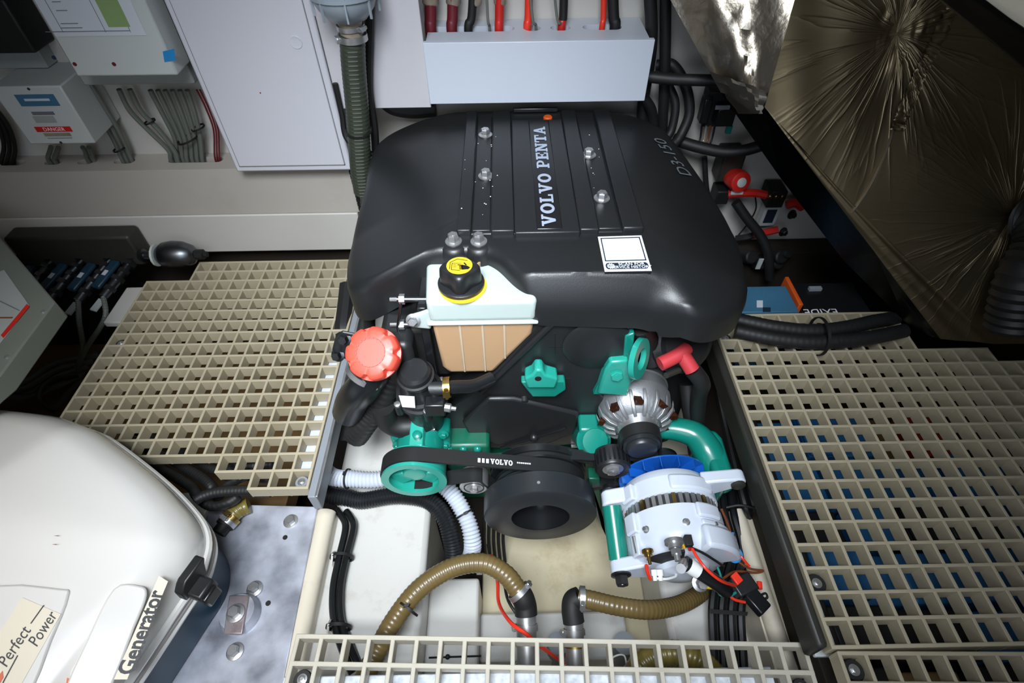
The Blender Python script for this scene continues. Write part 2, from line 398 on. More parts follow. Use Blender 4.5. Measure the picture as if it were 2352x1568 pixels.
gf = grating('floor_grating', FO, FEX, FEY, .0388, cells, 'cream grating strip with wide cells crossing the bilge', 'frp_light', bw=.0070)
anchor(gf, FO + FEX * .0194 - FEY * .0194 + V((0, 0, -.02)), .014); anchor(gf, FO + FEX * (.0388 * 20.5) - FEY * .0194 + V((0, 0, -.02)), .014)
cells = set((c, j) for c in range(0, 22) for j in range(-5, 0))
gq = grating('floor_grating', V((.0055, -.0078, 0)), (1, -.022, 0), (.022, 1, 0), .038, cells, 'beige grating butted against the edge of the large grating', 'frp')
anchor(gq, V((.026, -.027, -.024)), .015)

b = empty('support_beam', (-.855, .6, -.2), 'grey metal beam edging the stepped grating', 'beam')
bx('web', 'grey_paint', (-.8645, -.848), (.29, 1.0), (-.13, -.077), b); bx('flange', 'tray_white', (-.910, -.866), (.315, 1.0), (-.118, -.108), b); bx('lip', 'steel', (-.850, -.844), (.29, 1.0), (-.078, -.074), b, bevel=.001)
b = empty('support_beam', (-.015, .35, -.15), 'dark olive beam edging the large beige grating', 'beam')
bx('web', 'dark_beam', (-.022, -.0045), (-.0, .69), (-.06, -.002), b, bevel=.006); bx('flange', 'box_white', (-.002, .036), (.0, .69), (-.07, -.06), b)
b = empty('support_beam', (-.46, -.08, -.2), 'white speckled felt covered beam under the grating strip', 'beam')
bx('web', 'gelcoat', (-.85, -.05), (-.2, -.0), (-.2, -.125), b); bx('felt_strip', 'felt', (-.845, -.055), (-.195, -.003), (-.125, -.112), b)

# cases stowed under the right gratings
cols = ['case_blue', 'case_blue', 'case_red', 'black_matte', 'case_blue', 'black_matte', 'wood']
nm = {'case_blue': ('blue plastic case stowed under the large grating', 'blue cases under the grating'), 'case_red': ('red plastic case stowed under the large grating', 'red cases under the grating'),
      'black_matte': ('black box stowed under the large grating', 'black boxes under the grating'), 'wood': ('brown wooden block stowed under the large grating', 'brown blocks under the grating')}
rnd = random.Random(4); yy = -.17; k = 0
while yy < .50:
    d = rnd.uniform(.07, .11); xx = .085
    while xx < .62:
        w = rnd.uniform(.06, .13); c = rnd.choices(('case_blue', 'black_matte', 'case_red', 'wood'), (45, 32, 10, 13))[0]; h = rnd.uniform(-.2, -.13)
        o = empty('storage_case', (xx + w / 2, yy + d / 2, -.5), nm[c][0], 'case', nm[c][1])
        bx('body', c, (xx, xx + w), (yy, yy + d), (-.5, h - .012), o, bevel=.004); bx('lid', c, (xx - .001, xx + w + .001), (yy - .001, yy + d + .001), (h - .011, h), o, bevel=.004)
        xx += w + .012
    yy += d + .012

# ================================================================== LEFT BULKHEAD
cb = empty('electrical_cabinet', (-.985, 1.06, .2), 'tall pale cabinet with a flush door and round plug', 'cabinet')
bx('body', 'cabinet', (-1.122, -.842), (1.004, 1.128), (.196, 1.1), cb, bevel=.004)
bx('door', 'cabinet', (-1.108, -.857), (.9995, 1.004), (.213, 1.085), cb, bevel=.0015)
g = G()
for x0, x1, z0, z1 in ((-1.109, -1.1065, .212, 1.086), (-.8585, -.856, .212, 1.086), (-1.109, -.856, .212, .2142)): g.box(x0, x1, 1.0005, 1.0036, z0, z1)
obj('door_gap', g, 'groove', cb)
p = at(680, 97, y=.9995); obj('round_plug', G().lathe(p, (0, -1, 0), [(0, .0125), (.0012, .0125), (.0016, .0118), (.0012, .0106), (.0012, .004)], 28), 'cabinet', cb)
p = at(598, 213, y=.9995); obj('screw', G().cyl(p, (0, -1, 0), .0015, .001, 8), 'wire_brown', cb)

db = empty('distribution_box', (-1.25, 1.05, .4), 'grey wall box with a printed sheet and blue tape', 'electrical box')
fY = .962; bl, br = at(178, 177, y=fY), at(410, 174, y=fY)
bx('cover', 'box_white', (bl.x, br.x), (fY, 1.03), (bl.z, .95), db, bevel=.004)
lo = at(190, 206, y=1.02); hi = at(447, 204, y=1.02)
bx('base', 'box_grey', (lo.x, hi.x), (1.03, 1.128), (lo.z + .004, .95), db, bevel=.004)
q = P([(35, -60), (305, -60), (335, 76), (122, 84)], y=fY - .0004); sh = quad('printed_sheet', 'paper', [V((bl.x + .005, fY - .0004, q[3].z)), V((q[2].x, fY - .0004, q[3].z)), V((q[2].x, fY - .0004, .72)), V((bl.x + .005, fY - .0004, .72))], db)
a, b_ = at(250, 62, y=fY - .001), at(300, 62, y=fY - .001); quad('green_column', 'green_print', [a, V((b_.x, a.y, a.z)), V((b_.x, a.y, .70)), V((a.x, a.y, .70))], sh)
for (u0, u1, v) in ((140, 190, 65), (130, 155, 25), (120, 140, 5), (140, 180, 55), (105, 300, 74)):
    a, b_ = at(u0, v, y=fY - .001), at(u1, v, y=fY - .001); quad('print_line', 'grey_print', [a, V((b_.x, a.y, a.z)), V((b_.x, a.y, a.z + .0012)), V((a.x, a.y, a.z + .0012))], sh)
for u, v in ((300, 40), (243, 40), (145, 40)):
    a = at(u, 74, y=fY - .001); quad('print_line', 'grey_print', [a, a + V((.0008, 0, 0)), a + V((.0008, 0, .2)), a + V((0, 0, .2))], sh)
quad('blue_tape', 'blue_tape', P([(378, 142), (404, 138), (400, 112), (374, 118)], y=fY - .0008), db)
for u, v, m_ in ((172, 147, 'dark_red'), (262, 147, 'dark_red'), (124, 132, 'sticker_dark')):
    obj('screw_hole', G().cyl(at(u, v, y=fY), (0, -1, 0), .0038, .0012, 12), m_, db)
for u in (270, 296, 340, 360, 384, 404, 424, 440):
    p = at(u, 206, y=1.07); obj('cable_gland', G().lathe(V((p.x, 1.075, lo.z + .004)), (0, 0, -1), [(0, .0085), (.008, .0085), (.01, .006), (.014, .006)], 10), 'box_white', db)

sb = empty('isolator_box', (-1.485, 1.07, .27), 'small white wall box with a red warning strip', 'electrical box')
sY = 1.0; c0, c1 = at(70, 332, y=sY), at(221, 332, y=sY); zt = at(145, 197, y=sY).z
bx('body', 'box_white', (c0.x, c1.x), (sY, 1.128), (c0.z, zt), sb, bevel=.003)
def sl(name, m_, u0, v0, u1, v1, par=sb, Y=sY):
    a, b_ = at(u0, v1, y=Y - .0005), at(u1, v0, y=Y - .0005); return quad(name, m_, [(a.x, a.y, a.z), (b_.x, a.y, a.z), (b_.x, a.y, b_.z), (a.x, a.y, b_.z)], par)
t1 = sl('teal_label', 'battery_blue', 50, 216, 122, 244); sl('print_line', 'paper', 58, 226, 112, 232, t1, sY - .0006)
sl('dark_label', 'grey_print', 76, 256, 122, 264); sl('grey_label', 'box_grey', 84, 266, 122, 282)
rl = sl('red_label', 'red', 86, 290, 160, 303)
p = at(124, 297, y=sY - .0011); text('label_text', 'DANGER', .012, 'white_print', rl, p, (1, 0, 0), (0, 0, 1), center=True)
sl('brown_label', 'clear_sleeve', 104, 305, 160, 313); sl('print_line', 'grey_print', 110, 316, 165, 318)
for u, v in ((66, 204), (140, 327)): obj('screw', G().cyl(at(u, v, y=sY), (0, -1, 0), .003, .001, 10), 'dark_beam', sb)
bk = empty('breaker', (-1.63, 1.08, .42), 'black rotary breaker mounted on the bulkhead at the left', 'breaker')
a, b_ = at(55, 128, y=1.04), at(-60, 30, y=1.04)
bx('body', 'black_matte', (-1.76, at(85, 125, y=1.05).x), (1.05, 1.128), (a.z, b_.z + .02), bk, bevel=.005); bx('base', 'box_grey', (-1.74, at(108, 150, y=1.09).x), (1.09, 1.13), (a.z - .045, a.z - .002), bk)
bx('toggle', 'black_satin', (-1.66, -1.60), (1.04, 1.05), (a.z + .02, a.z + .06), bk)

CT = 'grey cables running from the wall box into the ledge slots'
def vcable(pts, r, m_, label, group=CT, name='power_cable', ys=None):
    n = len(pts); q = []
    for i, (u, v) in enumerate(pts):
        y = 1.078 + (.018 * i / (n - 1)); q.append(at(u, v, y=ys if ys else y))
    q.append(q[-1] + V((0, .0, -.03))); return wire(name, q, r, m_, label=label, cat_='cable', group=group)
for s, e in (((273, 205), (398, 366)), ((298, 205), (412, 366))):
    vcable([s, (s[0] + 26, 255), (s[0] + 70, 300), (e[0] - 8, 345), e], .0058, 'grey_cable', 'grey cable bending from the wall box to the long ledge slot')
for i in range(6):
    s = 345 + i * 17; e = 404 + i * 12
    vcable([(s, 207), (s + 28 - i * 2, 262), (e - 4, 320), (e, 366)], .0056, 'grey_cable', 'grey cable dropping straight from the wall box into the long slot')
for i in range(3):
    vcable([(182 + i * 9, 182), (222 + i * 9, 250), (262 + i * 9, 320), (280 + i * 10, 364)], .0050, 'grey_cable', 'grey cable passing beside the small wall box into a slot')
for i in range(3):
    vcable([(452 + i * 7, 206), (474 + i * 6, 250), (492 + i * 4, 300), (494 + i * 5, 362)], .0022, 'dark_red', 'thin maroon cable tucked against the tall cabinet', 'thin maroon cables')
for u in (120, 132): vcable([(u, 338), (u - 4, 350), (u - 8, 366)], .0055, 'grey_cable', 'grey cable leaving the underside of the small wall box', 'cables under the small wall box')
for u in (190, 204): vcable([(u, 338), (u + 6, 348), (u + 10, 364)], .0055, 'grey_cable', 'grey cable leaving the underside of the small wall box', 'cables under the small wall box')
for i in range(3): vcable([(-18 - i * 10, 240), (18 - i * 10, 290), (32 - i * 10, 340), (24 - i * 10, 385)], .0050, 'black_matte', 'black cable looping into the end slot of the ledge', 'black cables by the ledge end')
def tie(u, v, y, r, label, sx=1., name='cable_tie', m_='black_matte', ax=(0.25, 0, -1)):
    p = at(u, v, y=y); return obj(name, G().ring(p - V(ax).normalized() * .002, ax, r * .97, r * 1.08, .004, 16), m_, label=label, cat_='cable tie')
tie(344, 279, 1.085, .013, 'black tie around the pair of bending grey cables'); tie(432, 318, 1.088, .026, 'black tie around the thick fan of grey cables'); tie(455, 293, 1.085, .016, 'black tie around two grey cables near the cabinet')
tie(227, 262, 1.085, .016, 'black tie midway down the three grey cables'); tie(275, 341, 1.09, .016, 'black tie low on the three grey cables above their slot'); tie(188, 200, 1.08, .014, 'black tie at the top of the three grey cables')

# ================================================================== CENTRE BULKHEAD
bx('mounting_board', 'white_board', (-.835, -.632), (.99, 1.004), (.353, 1.1), bevel=.0015, label='pale board hung behind the dark ribbed hose', cat_='board')
tr = empty('wiring_box', (-.4, 1.05, .36), 'white cable trunking box with slotted top above the engine', 'cable trunk')
TY = .978; TZ = .487
bx('front_panel', 'tray_white', (-.632, -.168), (TY, TY + .012), (.366, TZ + .002), tr, bevel=.0012)
lid = bx('slotted_top', 'tray_white', (-.63, -.172), (TY + .0125, 1.128), (TZ - .02, TZ - .006), tr, bevel=0)
cut = []
for a, b_, yy in ((972, 1182, 68), (1203, 1242, 64), (1264, 1310, 63), (1338, 1428, 62)):
    p, q = at(a, yy, z=TZ - .006), at(b_, yy, z=TZ - .006); cut.append(capsule(p.x, q.x, 1.075, .016, TZ - .05, TZ + .02))
carve(lid, cut); lid.data.materials.clear(); lid.data.materials.append(MATS['tray_white'])
bx('bottom_panel', 'tray_white', (-.63, -.172), (TY + .0125, 1.128), (.367, .375), tr, bevel=0)
bx('end_panel', 'tray_white', (-.180, -.172), (TY + .0125, 1.128), (.376, TZ - .021), tr, bevel=0); bx('end_panel', 'tray_white', (-.63, -.622), (TY + .0125, 1.128), (.376, TZ - .021), tr, bevel=0)
def tcable(u0, u1, r, m_, label, m2=None, ferr=True, split=35):
    a = at(u1, 66, z=TZ - .006); a = V((a.x, 1.075, TZ - .05)); mid = at((u0 + u1) / 2, 30, y=1.078); top = at(u0, -150, y=1.085)
    root = empty('battery_cable', a, label, 'cable')
    pts = cat([a, V((a.x, 1.075, TZ)), mid, top], 8)
    if m2:
        k = len(pts) // 2 + 2; obj('sheath', G().tube(pts[:k + 1], r, 12), m_, root); obj('sleeve', G().tube(pts[k:], r * 1.05, 12), m2, root)
    else: obj('sheath', G().tube(pts, r, 12), m_, root)
    if ferr: c = at(u0, 4, y=1.083); obj('lug_sleeve', G().lathe(c + V((0, 0, -.006)), (top - mid), [(0, r * 1.15), (.004, r * 1.4), (.05, r * 1.3)], 14), 'clear_sleeve', root)
    return root
tcable(988, 990, .0125, 'dark_red', 'thick dark red battery cable next to the pale board')
tcable(1041, 1038, .0115, 'dark_red', 'dark red battery cable between the thick one and a black one')
tcable(1092, 1076, .009, 'black_matte', 'black battery cable leaning left with a clear lug sleeve')
tcable(1148, 1146, .0095, 'red', 'red battery cable with a white lower sheath', None)
tcable(1217, 1211, .0085, 'red_bright', 'orange red cable entering the small round slot', None, False)
tcable(1298, 1290, .0085, 'red', 'cable red below and black above in the third slot', 'black_matte', False)
tcable(1388, 1384, .006, 'red_bright', 'thin bright red cable in the last slot', None, False)
tcable(1404, 1414, .0115, 'black_matte', 'thick black cable at the end of the trunk', None, False)
for a, b_, l_ in ((1112, 1124, 'thin grey lead between black and red cables'), (1208, 1232, 'thin grey lead crossing the orange red cable'), (1262, 1292, 'thin grey lead slanting into the third slot')):
    wire('sense_lead', [at(a, -150, y=1.07), at((a + b_) / 2 + 2, 35, y=1.06), V((at(b_, 66, z=TZ).x, 1.07, TZ)), V((at(b_, 66, z=TZ).x, 1.075, TZ - .04))], .0028, 'grey_cable', label=l_, cat_='cable')

st = empty('filter_canister', (-.762, .935, .5), 'grey plastic filter canister with a clamped hose below', 'canister')
cc = at(802, 44, y=.915)
obj('bowl', G().lathe(cc, (0, 0, 1), [(0, .026), (.002, .034), (.02, .050), (.032, .0555), (.05, .058), (.075, .060), (.3, .062)], 32), 'canister', st)
g = G()
for i in range(8): a = i * PI / 4 + .2; g.obox(cc + V((.0575 * math.cos(a), .0575 * math.sin(a), .06)), V((math.cos(a), math.sin(a), 0)) * .002, V((-math.sin(a), math.cos(a), 0)) * .0015, V((0, 0, .05)))
obj('rib', g, 'canister', st)
obj('ring', G().ring(cc + V((0, 0, .04)), (0, 0, 1), .054, .0605, .006), 'canister', st)
obj('neck', G().cyl(cc + V((0, 0, -.028)), (0, 0, 1), .0225, .03), 'clear_sleeve', st)
clampring('hose_clamp', cc + V((0, 0, -.012)), (0, 0, 1), .0245, .008, st, screw=(1, -.6, 0)); clampring('hose_clamp', cc + V((0, 0, -.03)), (0, 0, 1), .026, .011, st, screw=(-1, -.5, 0))
hp = [cc + V((0, 0, -.024)), at(812, 150, y=.918), at(822, 270, y=.92), at(828, 380, y=.925), at(836, 440, y=.93)]
hs = obj('ribbed_hose', corr(hp, .0235, .0085, .02, 18), 'dark_hose', label='dark green ribbed hose hanging below the grey canister', cat_='hose')
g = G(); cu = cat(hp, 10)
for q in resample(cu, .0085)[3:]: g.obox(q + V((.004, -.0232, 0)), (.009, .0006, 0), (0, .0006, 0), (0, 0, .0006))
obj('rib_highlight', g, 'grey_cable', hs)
tie(824, 300, .9217, .026, 'black tie around the dark green ribbed hose', ax=(0, .1, -1))
wire('control_cable', [at(852, -170, y=.975), at(850, -20, y=.975), at(848, 80, y=.972), at(846, 200, y=.97), at(858, 300, y=.965), at(862, 420, y=.96)], .009, 'black_matte', label='black cable hanging behind the ribbed hose', cat_='cable')
wire('control_cable', [at(770, 190, y=.985), at(785, 260, y=.98), at(800, 320, y=.97), at(860, 350, y=.96)], .006, 'black_matte', label='black cable emerging below the pale board', cat_='cable')
wire('intake_hose', [at(880, 225, y=1.098), at(905, 245, y=1.098), at(950, 252, y=1.098), at(1000, 248, y=1.098)], .020, 'rubber', label='black rubber hose curving behind the engine cover', cat_='hose')

# black hoses right of the trunk
def rh(pts, r, label, m_='rubber', ys=(1.06, 1.06), **k):
    n = len(pts); return wire('coolant_hose', [at(u, v, y=ys[0] + (ys[1] - ys[0]) * i / (n - 1)) for i, (u, v) in enumerate(pts)], r, m_, seg=12, label=label, cat_='hose', **k)
rh([(1486, -190), (1492, -20), (1496, 100), (1490, 200), (1488, 300), (1500, 400)], .013, 'black hose rising beside the trunk end')
rh([(1530, -190), (1528, -20), (1527, 100), (1522, 200), (1515, 300), (1520, 400)], .012, 'black hose rising parallel beside the wall gap')
rh([(1508, 150), (1545, 150), (1575, 200), (1582, 260), (1560, 310), (1540, 330)], .012, 'black hose looping down behind the cover', ys=(1.1, 1.04))
rh([(1532, 190), (1552, 240), (1545, 300), (1530, 330)], .010, 'short black hose inside the loop', ys=(1.08, 1.04))
rh([(1470, 176), (1540, 182), (1600, 184), (1690, 186)], .012, 'black hose running level towards the foil panel', ys=(1.03, .98))
rh([(1480, 215), (1495, 250), (1500, 300), (1490, 340)], .012, 'black hose diving under the trunk corner')
rh([(1540, 315), (1600, 335), (1660, 348), (1710, 345), (1760, 330)], .014, 'black hose crossing level above the battery switch', ys=(1.05, 1.0))
rh([(1690, 462), (1715, 500), (1745, 540), (1760, 580), (1765, 640)], .013, 'black hose curving down past the fuse holder', ys=(1.05, .98))
rh([(1618, 360), (1620, 400), (1624, 440), (1636, 480)], .007, 'thin black hose beside the battery switch', ys=(1.08, 1.06))

# ================================================================== RIGHT BULKHEAD DEVICES
def pb(name, m_, u0, v0, u1, v1, Y, depth, parent, bevel=.003):
    a, b_ = at(u0, v1, y=Y), at(u1, v0, y=Y); x0, x1 = sorted((a.x, b_.x)); z0, z1 = sorted((a.z, b_.z)); return bx(name, m_, (x0, x1), (Y, min(Y + depth, 1.129)), (z0, z1), parent, bevel=bevel)
r_ = empty('relay_block', at(1650, 300, y=1.1), 'black relay cluster with wires on the back bulkhead', 'relay')
pb('base', 'black_matte', 1612, 210, 1690, 292, 1.08, .05, r_); pb('relay', 'black_satin', 1606, 228, 1640, 285, 1.055, .03, r_); pb('relay', 'black_satin', 1640, 250, 1695, 292, 1.05, .04, r_)
pb('label', 'grey_paint', 1642, 242, 1678, 252, 1.048, .002, r_, 0); pb('tab', 'wire_green', 1666, 290, 1684, 308, 1.07, .01, r_, .001)
for i, m_ in enumerate(('black_matte', 'clear_sleeve', 'wire_brown', 'black_matte')): wire('lead', [at(1612 + i * 10, 288, y=1.08), at(1608 + i * 9, 320, y=1.08), at(1600 + i * 8, 345, y=1.06)], .0025, m_, r_)
s_ = empty('battery_switch', at(1690, 430, y=1.1), 'red rotary battery switch on a dark base', 'switch')
pb('base', 'dark_beam', 1645, 352, 1718, 420, 1.07, .06, s_, .006)
kc = at(1697, 415, y=1.045); kx = V((.15, -1, .25))
obj('knob', G().lathe(kc - kx.normalized() * -.0, kx, [(-.03, .026), (0, .028), (.012, .026), (.014, .022)], 24), 'red', s_); obj('knob_centre', G().lathe(kc + kx.normalized() * .0145, kx, [(0, .0125), (.002, .0125), (.003, .011), (.003, .002)], 20), 'box_white', s_)
wire('terminal_boot', [at(1672, 445, y=1.06), at(1700, 443, y=1.055), at(1735, 443, y=1.055), at(1760, 448, y=1.05)], .011, 'red', s_); pb('label', 'box_white', 1678, 440, 1708, 447, 1.04, .004, s_, 0)
pb('lower_block', 'black_matte', 1640, 440, 1680, 470, 1.06, .05, s_)
f_ = empty('fuse_holder', at(1790, 500, y=1.1), 'black fuse holder with red boots and a blue label', 'fuse holder')
pb('body', 'black_matte', 1758, 440, 1812, 478, 1.06, .06, f_); 
for u in (1768, 1782, 1796): obj('terminal', G().lathe(at(u, 450, y=1.06), (0, -1, 0), [(0, .006), (.006, .006), (.008, .004)], 8), 'brass', f_)
pb('carton', 'box_white', 1742, 470, 1800, 520, 1.09, .03, f_); pb('label', 'sticker_dark', 1752, 482, 1786, 512, 1.088, .002, f_, 0)
wire('red_boot', [at(1806, 470, y=1.06), at(1826, 466, y=1.06), at(1842, 476, y=1.06)], .012, 'red', f_); wire('red_boot', [at(1730, 540, y=1.06), at(1760, 533, y=1.055), at(1788, 527, y=1.05)], .010, 'red', f_)
wire('black_lead', [at(1690, 548, y=1.07), at(1712, 545, y=1.06), at(1730, 540, y=1.06)], .0095, 'black_matte', f_); wire('thin_lead', [at(1735, 452, y=1.06), at(1736, 480, y=1.07), at(1720, 510, y=1.08), at(1692, 545, y=1.08)], .0022, 'black_matte', f_)
for u, v in ((1818, 492), (1798, 532)): obj('stud_nut', G().hexb(at(u, v, y=1.06), (.3, -1, .2), .009, .010), 'steel_dark', f_)
c_ = empty('cable_cluster', at(1760, 620, y=1.0), 'dark cluster of connectors below the fuse holder', 'connector')
for u, v, r in ((1722, 590, .02), (1746, 604, .018), (1790, 590, .02), (1805, 582, .014), (1782, 606, .016)): obj('connector', G().lathe(at(u, v, y=1.02), (.2, -.8, .6), [(-.02, r), (.01, r), (.014, r * .8)], 10), 'black_matte', c_)
pb('label', 'box_white', 1735, 595, 1755, 618, .99, .003, c_, 0)
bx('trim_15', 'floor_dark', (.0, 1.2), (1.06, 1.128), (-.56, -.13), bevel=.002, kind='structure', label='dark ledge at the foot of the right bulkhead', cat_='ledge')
# batteries behind the large grating
BX = at(1800, 664, z=-.03).x
ba = empty('battery', at(1750, 700, z=-.2), 'pale blue battery with a small printed label behind the grating', 'battery')
p0, p1 = at(1700, 724, z=-.03), at(1800, 664, z=-.03)
bx('case', 'battery_blue', (p0.x, p1.x), (p0.y, p1.y), (-.25, -.034), ba, bevel=.004); bx('lid', 'battery_blue', (p0.x - .002, p1.x + .002), (p0.y - .002, p1.y), (-.033, -.018), ba, bevel=.003)
q = P([(1738, 690), (1752, 690), (1752, 706), (1738, 706)], z=-.0175); quad('print_mark', 'paper', q, ba); q = P([(1752, 706), (1770, 706), (1770, 716), (1752, 716)], z=-.0175); quad('print_mark', 'sticker_dark', q, ba)
bb = empty('battery', at(1888, 690, z=-.2), 'black battery lettered EXIDE beside the orange strap', 'battery')
p0, p1 = at(1834, 728, z=-.03), at(1952, 655, z=-.03)
p0.x = BX + .022; bx('case', 'black_matte', (p0.x, p1.x), (p0.y, p1.y), (-.25, -.034), bb, bevel=.004); bx('lid', 'black_satin', (p0.x - .002, p1.x + .002), (p0.y - .002, p1.y), (-.033, -.02), bb, bevel=.003)
text('lettering', 'EXIDE', .03, 'white_print', bb, at(1886, 716, z=-.0195), (-1, 0, 0), (0, -1, 0), center=True); obj('handle', G().box(p0.x + .03, p0.x + .06, p1.y - .03, p1.y - .02, -.02, -.012), 'grey_paint', bb)
bx('battery_strap', 'orange', (BX + .006, BX + .016), (at(1815, 705, z=-.02).y, at(1815, 640, z=-.02).y), (-.2, -.012), bevel=.002, label='upright orange strap between the two batteries', cat_='strap')

# hose pair lying over the large grating
for dz, dv, l_ in ((.0, 0, 'black ribbed hose lying across the back of the large grating, upper of the pair'), (.0, 26, 'black ribbed hose lying across the back of the large grating, lower of the pair')):
    pts = [at(u, v + dv, z=.022 + dz) for u, v in ((1690, 733), (1735, 743), (1790, 753), (1870, 760), (1960, 752), (2030, 738), (2075, 728))]
    obj('ribbed_hose', corr(pts, .0155, .012, .012, 14), 'rubber', label=l_, cat_='hose')
obj('cable_tie', G().ring(at(1880, 772, z=.022) - V((.003, 0, 0)), (1, 0, 0), .040, .0425, .006), 'black_matte', label='black tie around the hose pair over the grating', cat_='cable tie')

# ================================================================== FOIL PANEL
def foil_mat(name, col, centres, rough=.22, wr=1.0, crinkle=.5, cscale=30):
    m = bpy.data.materials.new(name); m.use_nodes = True; nt = m.node_tree; b = nt.nodes['Principled BSDF']; L = nt.links
    b.inputs['Base Color'].default_value = lin(col); b.inputs['Metallic'].default_value = 1; b.inputs['Roughness'].default_value = rough
    geo = nt.nodes.new('ShaderNodeNewGeometry'); prev = None; N = nt.nodes.new
    def math_(op, a, c=None):
        n = N('ShaderNodeMath'); n.operation = op
        for i, s in enumerate((a, c)):
            if s is None: continue
            if hasattr(s, 'links'): L.new(s, n.inputs[i])
            else: n.inputs[i].default_value = s
        return n.outputs[0]
    total = None
    for (ce, ux, uy, ns, rad) in centres:
        sub = N('ShaderNodeVectorMath'); sub.operation = 'SUBTRACT'; L.new(geo.outputs['Position'], sub.inputs[0]); sub.inputs[1].default_value = ce
        dx = N('ShaderNodeVectorMath'); dx.operation = 'DOT_PRODUCT'; L.new(sub.outputs[0], dx.inputs[0]); dx.inputs[1].default_value = ux
        dy = N('ShaderNodeVectorMath'); dy.operation = 'DOT_PRODUCT'; L.new(sub.outputs[0], dy.inputs[0]); dy.inputs[1].default_value = uy
        a = math_('ARCTAN2', dy.outputs['Value'], dx.outputs['Value'])
        ln = N('ShaderNodeVectorMath'); ln.operation = 'LENGTH'; L.new(sub.outputs[0], ln.inputs[0])
        cmb = N('ShaderNodeCombineXYZ'); L.new(a, cmb.inputs[0]); L.new(math_('MULTIPLY', ln.outputs['Value'], .55), cmb.inputs[1])
        nz = N('ShaderNodeTexNoise'); nz.inputs['Scale'].default_value = ns; nz.inputs['Detail'].default_value = 3; nz.inputs['Roughness'].default_value = .55; L.new(cmb.outputs[0], nz.inputs['Vector'])
        rid = math_('ABSOLUTE', math_('SUBTRACT', nz.outputs['Fac'], .5)); rid = math_('POWER', math_('SUBTRACT', 1.0, math_('MULTIPLY', rid, 2.0)), 14.0)
        fade = N('ShaderNodeMapRange'); L.new(ln.outputs['Value'], fade.inputs[0]); fade.inputs[1].default_value = .02; fade.inputs[2].default_value = rad; fade.inputs[3].default_value = 1; fade.inputs[4].default_value = 0
        t = math_('MULTIPLY', rid, fade.outputs[0]); total = t if total is None else math_('ADD', total, t)
    cr = N('ShaderNodeTexNoise'); cr.inputs['Scale'].default_value = cscale; cr.inputs['Detail'].default_value = 4; L.new(geo.outputs['Position'], cr.inputs['Vector'])
    c2 = math_('MULTIPLY', cr.outputs['Fac'], crinkle); total = c2 if total is None else math_('ADD', math_('MULTIPLY', total, wr), c2)
    bp = N('ShaderNodeBump'); bp.inputs['Strength'].default_value = .5; bp.inputs['Distance'].default_value = .005; L.new(total, bp.inputs['Height']); L.new(bp.outputs[0], b.inputs['Normal'])
    MATS[name] = m
FP0 = V((.41, .55, .055)); FN = V((-.03, -.88, .47)).normalized()
ux = V((1, 0, 0)); ux = (ux - FN * ux.dot(FN)).normalized(); uy = FN.cross(ux)
def fp(u, v): return atp(u, v, FP0, FN)
cA, cB = fp(2070, 75), fp(2335, 500)
foil_mat('foil_dark', '#8f8166', [(cA, ux, uy, 4.5, .30), (cB, ux, uy, 6.0, .30)], .45, .8, .10, 40)
foil_mat('foil_bright', '#b8ae9e', [], .34, 1, 1.2, 30)
foil_mat('foil_edge', '#2a2c2c', [], .35, 1, .25, 30)
fo = empty('foil_panel', (.7, .75, .0), 'big foil faced insulation panel leaning at the right bulkhead', 'insulation panel')
BK = FP0 + V((.0, .11, 0))
def fb(u, v): return atp(u, v, BK, FN)
# main foil sheet, finely divided, puckered around two tie points
def sheet(corners, nu, nv, amp, seed, pucker=()):
    a, b, c, d = corners; r = random.Random(seed); g = G(); v = []
    for j in range(nv + 1):
        for i in range(nu + 1):
            s, t = i / nu, j / nv; p = (a * (1 - s) + b * s) * (1 - t) + (d * (1 - s) + c * s) * t
            h = amp * (math.sin(7 * s + 5 * t + seed) * .5 + math.sin(13 * s - 9 * t) * .3)
            for ce, dep, w in pucker:
                q = (p - ce).length; h -= dep * math.exp(-(q / w) ** 1.3); an = math.atan2((p - ce).dot(uy), (p - ce).dot(ux))
                h += .004 * math.sin(an * 17 + 3 * math.sin(an * 5)) * math.exp(-((q - w * .9) / (w * 1.3)) ** 2)
            v.append(p + FN * h)
    f = [(j * (nu + 1) + i, j * (nu + 1) + i + 1, (j + 1) * (nu + 1) + i + 1, (j + 1) * (nu + 1) + i) for j in range(nv) for i in range(nu)]
    return g.add(v, f)
TLc, TRc, BRc, BLc = fp(1842, -60), fp(2150, -60) , fp(2010, 560), fp(1756, 246)
def fsheet(name, px, m_, nu, nv, amp, seed, pucker=(), **k):
    return obj(name, sheet([fp(*q) for q in px], nu, nv, amp, seed, pucker), m_, fo, ang=180, **k)
fsheet('foil_sheet', [(1898, -260), (2255, -260), (1988, 500), (1756, 246)], 'foil_dark', 60, 50, .003, 1, [(cA, .016, .03)])
fsheet('foil_sheet', [(1756, 246), (1988, 500), (2290, 790), (2160, 778)], 'foil_dark', 40, 40, .003, 2)
fsheet('foil_sheet', [(2248, -260), (2620, -260), (2620, 500), (1986, 500)], 'foil_dark', 60, 50, .003, 3, [(cB, .016, .03)])
fsheet('foil_sheet', [(1986, 498), (2620, 498), (2620, 790), (2285, 790)], 'foil_dark', 60, 40, .003, 4, [(cB, .016, .03)])
